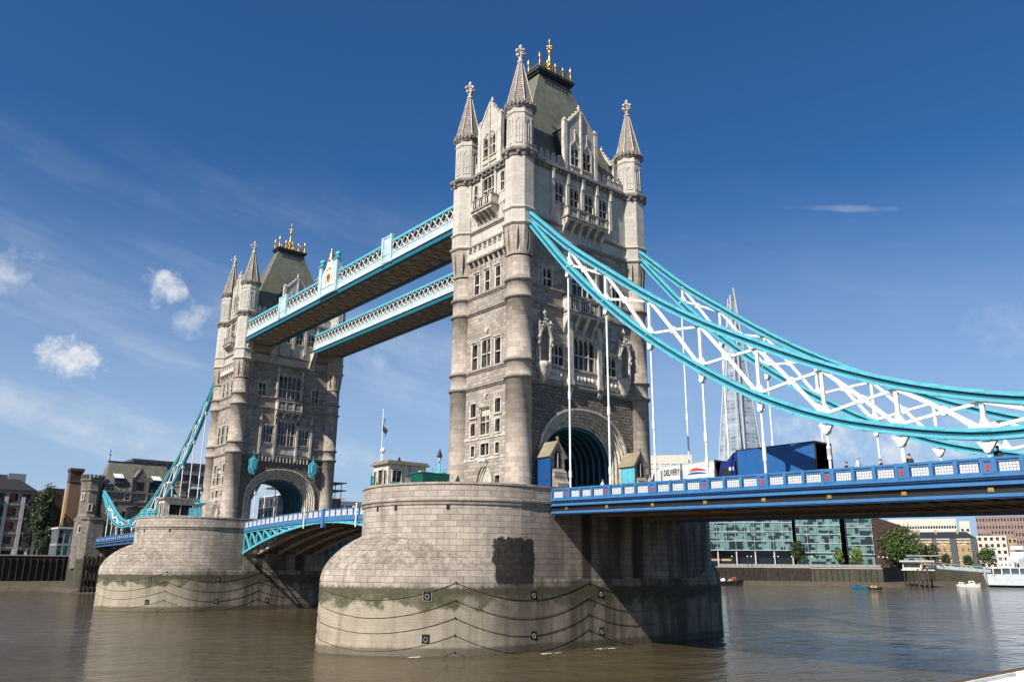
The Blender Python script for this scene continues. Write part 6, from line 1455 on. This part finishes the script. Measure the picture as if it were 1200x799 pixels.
def launch(x, y, L_, W_, H, rz, label, hull, top, group=None, cabin=True, nm='launch'):
    t = thing(nm, (x, y, 0), label, 'boat', group); g = MB(); rows = []
    for f, w_, zt_ in ((-.5, .8, 1), (-.3, 1, .95), (.1, 1, .95), (.35, .7, 1.1), (.5, .04, 1.35)): rows.append([(x+f*L_*.92, y-w_*W_*.3, -.2), (x+f*L_, y-w_*W_*.5, H*zt_), (x+f*L_, y+w_*W_*.5, H*zt_), (x+f*L_*.92, y+w_*W_*.3, -.2)])
    g.grid(rows, 0, True); g.face(rows[0]); g.build('hull', hull, t)
    if cabin:
        g = MB(); g.hexa([(x-.3*L_, y-.35*W_, H*.9), (x+.15*L_, y-.35*W_, H*.9), (x+.15*L_, y+.35*W_, H*.9), (x-.3*L_, y+.35*W_, H*.9), (x-.28*L_, y-.3*W_, H*2), (x+.06*L_, y-.3*W_, H*2), (x+.06*L_, y+.3*W_, H*2), (x-.28*L_, y+.3*W_, H*2)]); g.build('cabin', top, t)
        g = MB(); g.box(x-.24*L_, x+.04*L_, y-.345*W_, y+.345*W_, H*1.35, H*1.75); g.build('cabin_window', 'glass', t)
    t.rotation_euler.z = rz; return t
launch(-92.5, 333.5, 5, 2.0, 1.0, .4, 'small white motor launch, left of the pair by the warship stern', 'white', 'white', 'launches beside the warship')
launch(-88.0, 333.5, 5.8, 2.2, 1.3, .5, 'larger white motor launch with a tall cabin against the warship stern', 'white', 'white', 'launches beside the warship')
t = launch(-150.5, 236.5, 17, 5, 1.9, .42, 'dark low barge with cluttered deck behind the near pier', 'black', 'white', None, False, 'barge')
g = MB(); rg = random.Random(4)
for k in range(14):
    a = -6.5+rg.random()*11; b = -1.6+rg.random()*3; s_ = .4+rg.random()*.9; g.box(-150.5+a, -150.5+a+s_*1.4, 236.5+b, 236.5+b+s_, 1.9, 2.3+rg.random()*1.6, k % 3)
g.box(-156.5, -154, 235.5, 237.5, 2, 5.0, 1); g.build('deck_gear', ['rbrick', 'white', 'grey'], t)
launch(-91.5, 240.5, 6.5, 2.0, .8, .5, 'low blue workboat, left of the two in midstream', 'teal', 'navy', 'low boats in midstream', True)
launch(-87.0, 243.2, 5, 1.8, .7, .5, 'low dark boat with a yellow top, right of the two in midstream', 'black', 'gold', 'low boats in midstream', True)

# ------------------------------------------------------------------ left bank: abutment gatehouse
t = thing('abutment_gatehouse', (-178, 0, 8), 'grey stone gatehouse with steep slate roof where the left chains are anchored', 'gatehouse')
F = Frame((-172.5, 0), (0, 1), (1, 0)); g = MB(); ac = arch_curve(5.4, 4.6, 18.0, 8.0)
hs = [(-5.4, 5.4, 8, 22.7, 0)]; up_w = [(-7.6, -6.4, 20.5, 23.5), (6.4, 7.6, 20.5, 23.5), (-3.4, -2.2, 24.3, 26.0), (2.2, 3.4, 24.3, 26.0)]
wall(g, F, -9.2, 9.8, 4, 26.4, hs+up_w, 0, .4)
nn = [p for p in ac if p[1] > 8.1]
for (a, b), (c, e) in zip(nn, nn[1:]): g.face([F.p(a, b), F.p(c, e), F.p(c, 22.7), F.p(a, 22.7)])
g.grid([[F.p(a, b, 0) for a, b in ac], [F.p(a, b, -12) for a, b in ac]])
for yy in (-9.2, 9.8): g.face([(-172.5, yy, 4), (-185, yy, 4), (-185, yy, 26.4), (-172.5, yy, 26.4)])
g.build('wall', 'abut', t)
for a, b, c, e in up_w: window(t, F, a, b, c, e, 1, ((c+e)/2,), .3, .18)
g = MB(); F.box(g, -9.3, 9.9, 26.2, 26.6, -.2, .4); n = 14
for k in range(n): a = -9.2+19*k/n; F.box(g, a+.1, a+.85, 26.6, 27.5, -.3, .1)
F.box(g, -9.2, 9.8, 23.7, 23.95, 0, .2); F.box(g, -5.8, 5.8, 16.9, 17.15, -3.0, -2.8, 1); g.build('parapet', ['abut', 'gold'], t)
g = MB(); g.grid([[(-173, -8.9, 26.6), (-173, 9.6, 26.6), (-184.5, 9.6, 26.6), (-184.5, -8.9, 26.6)], [(-178.2, -7.3, 35.1), (-178.2, 8.2, 35.1), (-179.2, 8.2, 35.1), (-179.2, -7.3, 35.1)]], 0, True)
g.face([(-178.2, -7.3, 35.1), (-178.2, 8.2, 35.1), (-179.2, 8.2, 35.1), (-179.2, -7.3, 35.1)]); R_ = g.build('roof', 'slate', t)
g = MB(); g.box(-179.3, -178.0, -7.5, 8.4, 35.05, 35.35); g.tube((-178.7, -7.2, 35.3), (-178.7, -7.2, 38.6), .12, .05); g.blob((-178.7, -7.2, 37.0), .3, .3, .2); g.blob((-178.7, -7.2, 38.0), .2, .2, .2); g.build('ridge', 'lead', R_)
for y_ in (-5.2, 5.0):
    g = MB(); g.hexa([(-173.2, y_-1.1, 28.6), (-173.2, y_+1.1, 28.6), (-175.5, y_+1.1, 28.6), (-175.5, y_-1.1, 28.6), (-173.6, y_-1.1, 30.3), (-173.6, y_+1.1, 30.3), (-176.2, y_+1.1, 31.4), (-176.2, y_-1.1, 31.4)], 1); g.hexa([(-173.3, y_-1.2, 30.2), (-173.3, y_+1.2, 30.2), (-176.3, y_+1.2, 31.6), (-176.3, y_-1.2, 31.6), (-173.3, y_-1.2, 30.35), (-173.3, y_+1.2, 30.35), (-176.3, y_+1.2, 31.75), (-176.3, y_-1.2, 31.75)], 0)
    g.build('skylight', ['white', 'glass'], R_)
FG = Frame((-172.4, 0.1), (0, 1), (1, 0)); g = MB(); FG.box(g, -2.0, 2.0, 26.4, 29.4, -3.5, .1); FG.extr(g, [(-2.2, 29.3), (2.2, 29.3), (0, 33.0)], -4.5, .1); FG.box(g, -.9, .9, 27.2, 29.4, .1, .16, 1)
for sg in (-1, 1): pinnacle(g, FG, sg*2.15, 24.0, 31.2, .1, .22); g.beam(FG.p(sg*2.3, 29.3, .0), FG.p(0, 33.2, .0), .5, .25)
g.build('dormer', ['abut', 'void'], t)
def abut_turret(cx, cy, r_, z0, z1, nm='turret'):
    g = MB(); g.lathe(cx, cy, [(r_+.3, z0), (r_+.3, 19.6), (r_, 20.1), (r_, 26.0), (r_+.2, 26.2), (r_+.2, 26.5), (r_, 26.7), (r_, z1-1.9), (r_+.35, z1-1.5), (r_+.35, z1-.8), (r_, z1-.8)], 8, pi/8, 0, False)
    for k in range(16): a = k*pi/8; g.box(cx+(r_+.15)*cos(a)-.33, cx+(r_+.15)*cos(a)+.33, cy+(r_+.15)*sin(a)-.33, cy+(r_+.15)*sin(a)+.33, z1-.8, z1)
    o = g.build(nm, 'abut', t)
    for a, zc in ((-.35*pi, 24.6), (-.05*pi, 21.8), (-.25*pi, 16.0)):
        n_ = (cos(a), sin(a)); FF = Frame((cx+n_[0]*(r_+.3 if zc < 19 else r_)*.94, cy+n_[1]*(r_+.3 if zc < 19 else r_)*.94), (-n_[1], n_[0]), n_); window(o, FF, -.35, .35, zc-.8, zc+.9, 1, (), .3, .22, False, .02, .0, proud=.14)
abut_turret(-174.5, -11.6, 2.5, 6, 30.6); abut_turret(-181, -10.5, 2.4, 8, 30.2); abut_turret(-176, 12.5, 2.4, 6, 30.6)
g = MB(); g.prism([(-170.6, -13.4), (-169.3, -12.2), (-169.3, -8.6), (-181, -8.6), (-181, -13.4)], -2, 18.6); g.prism([(-170.3, -13.7), (-169.0, -12.3), (-169.0, -8.4), (-181, -8.4), (-181, -13.7)], 18.6, 19.1); g.build('base', 'abut', t)
g = MB(); g.prism([(-170.45, -13.55), (-169.15, -12.25), (-169.15, -8.5), (-181, -8.5), (-181, -13.55)], -2, 8.4); g.build('weedy_footing', 'embank', t)
g = MB(); g.box(-170.6, -168.4, 8.0, 15.0, -2, 18.6); g.box(-181, -168.4, -8.4, 8.0, -2, 11.2); g.build('base', 'abut', t)
t = thing('fender_piles', (-167, -11, -1), 'dark timber piles standing in front of the gatehouse base', 'timber piles'); 
for k in range(10): g = MB(); y = -12.6+k*1.0; g.tube((-166.9, y, -1.5), (-166.9, y, 9.2-.1*(k % 3)), .42, .38, 8); g.build('pile', 'wood', t)
g = MB(); g.box(-166.5, -166.2, -12.9, -3.2, 6.6, 7.1); g.box(-166.5, -166.2, -12.9, -3.2, 3.0, 3.5); g.build('waling', 'wood', t)
t = emb('dark sheeted timber river wall at the left edge', [(-204.8, -60), (-204.8, -7.4)], .5, 9.2, 'wood', 'wood', 1.7); 

# left bank buildings
t, F, Lh = block('riverside_offices', 'red panelled riverside office building at the left edge', 'office block', (-232, -44), (-232, -12.8), 22, 8, 29.6, 4, 9, 'rendr', 'glass', .62, .52, (False, True), zs=(11.8, 29.6))
for i in range(4):
    for k in range(9):
        if (i*3+k*2) % 5 in (0, 1, 3): q = MB(); a = Lh*(k+.5)/9; F.box(q, a-1.2, a+.2, 11.8+4.45*i+.9, 11.8+4.45*i+3.5, -.25, .05); q.build('red_panel', 'rbrick', t)
    q = MB(); F.box(q, 0, Lh, 11.5+4.45*i, 12.1+4.45*i, 0, .9); q.build('balcony_slab', 'rendr', t)
for u_ in (20.5, 25.2, 29.8): q = MB(); F.box(q, u_-.5, u_+.5, 8, 27.5, .1, 1.0); q.build('white_pier', 'concrete', t)
for u_ in (17.8, 27.5): q = MB(); F.box(q, u_-1.1, u_+1.1, 12, 27, .3, 1.6); q.build('glazed_bay', 'glass', t)
for k in range(8): q = MB(); a = 2+k*3.7; F.box(q, a, a+.7, 8, 11.5, .1, .9); F.box(q, a+.9, a+3.4, 8.3, 10.9, -.3, .02, 1); q.build('arcade_pier', ['cream', 'void'], t)
q = MB(); A = [(-230.8, -44, 29.6), (-230.8, -15.2, 29.6), (-246, -15.2, 29.6), (-246, -44, 29.6)]; B = [(-238, -44, 34.8), (-238, -22, 34.8), (-240, -22, 34.8), (-240, -44, 34.8)]; q.grid([A, B], 0, True); q.face(B); q.build('roof', 'lead', t)
q = MB(); q.box(-236, -242, -23.5, -18.5, 31, 35.2); q.build('roof_plant', 'grey', t)
block('brick_warehouse', 'dark brick warehouse between the tall tree and the chimney', 'warehouse', (-236, -11.6), (-236, -6.6), 16, 8, 31.2, 4, 2, 'dbrick', 'glass', .25, .3, (False, True))
t = thing('brick_chimney', (-231, -5, 8), 'tall tapering brown brick chimney with a darker corbelled top', 'chimney'); g = MB()
def sq(c, h_, z): return [(c[0]-h_, c[1]-h_, z), (c[0]+h_, c[1]-h_, z), (c[0]+h_, c[1]+h_, z), (c[0]-h_, c[1]+h_, z)]
cc = (-231, -5.0); g.grid([sq((cc[0], cc[1]+.6), 2.3, 8), sq(cc, 1.75, 32.8)], 0, True); g.build('stack', 'brbrick', t); g = MB(); g.grid([sq(cc, 1.76, 32.8), sq(cc, 2.0, 33.2), sq(cc, 1.8, 33.5), sq(cc, 1.85, 36.2), sq(cc, 2.2, 36.8), sq(cc, 2.1, 37.6)], 0, True); g.face(sq(cc, 2.1, 37.6)); g.build('cap', 'dbrick', t)
block('yellow_brick_flats', 'yellow brick flats with pale balconies between chimney and gatehouse turret', 'flats', (-250, -2.6), (-250, 6), 16, 8, 30.8, 6, 3, 'ybrick', 'glass', .4, .5, (False, False), surr='cream')
block('glazed_pavilion', 'small glazed riverside building left of the gatehouse base', 'pavilion', (-206, -12.2), (-206, -7.0), 10, 8, 17.2, 2, 3, 'grey', 'gglass', .8, .85, (True, True), coping='concrete')
t, F, Lh = block('dark_balcony_flats', 'dark modern flats with balconies behind the left tower', 'flats', (-230, 12), (-230, 50), 20, 8, 42.5, 8, 10, 'mgrey', 'glass', .7, .6, (True, True))
for i in range(8):
    q = MB(); F.box(q, 2, Lh-1, 8+4.31*i, 8.25+4.31*i, 0, 1.6, 0); q.build('balcony_slab', 'rendr', t)
    q = MB(); F.box(q, 2, Lh-1, 8.3+4.31*i, 9.2+4.31*i, 1.5, 1.56, 0); q.build('balcony_rail', 'wglass', t)
q = MB(); F.box(q, -1, Lh+1, 33.2, 33.9, 0, 2.4); q.build('white_fascia', 'white', t)
t, F, Lh = block('stepped_terrace_flats', 'open terraced building right of the left tower', 'flats', (-230, 66), (-230, 93), 18, 8, 33.0, 5, 8, 'mgrey', 'glass', .7, .6, (True, True))
for i, (u1, z) in enumerate(((Lh+1.6, 33.0), (Lh+1.6, 36.2), (Lh+1.6, 39.2))):
    q = MB(); F.box(q, 0, u1, z, z+.35, -14, 1.4); q.build('terrace_slab', 'dark' if i else 'white', t)
for k in range(10): q = MB(); F.box(q, 2+k*2.7, 2.25+k*2.7, 33.3, 39.2, .6, .85); q.build('terrace_post', 'dark', t)
block('low_glass_block', 'low bluish block on the horizon left of the near pier', 'building', (-300, 108), (-300, 175), 20, 8, 38.0, 3, 14, 'grey', 'wglass', .8, .6, (True, False))
block('long_riverside_warehouse', 'grey riverside warehouse seen through the left road arch', 'warehouse', (-215, 16), (-215, 64), 12, 8, 23, 4, 14, 'rendr', 'glass', .5, .4, (True, True))
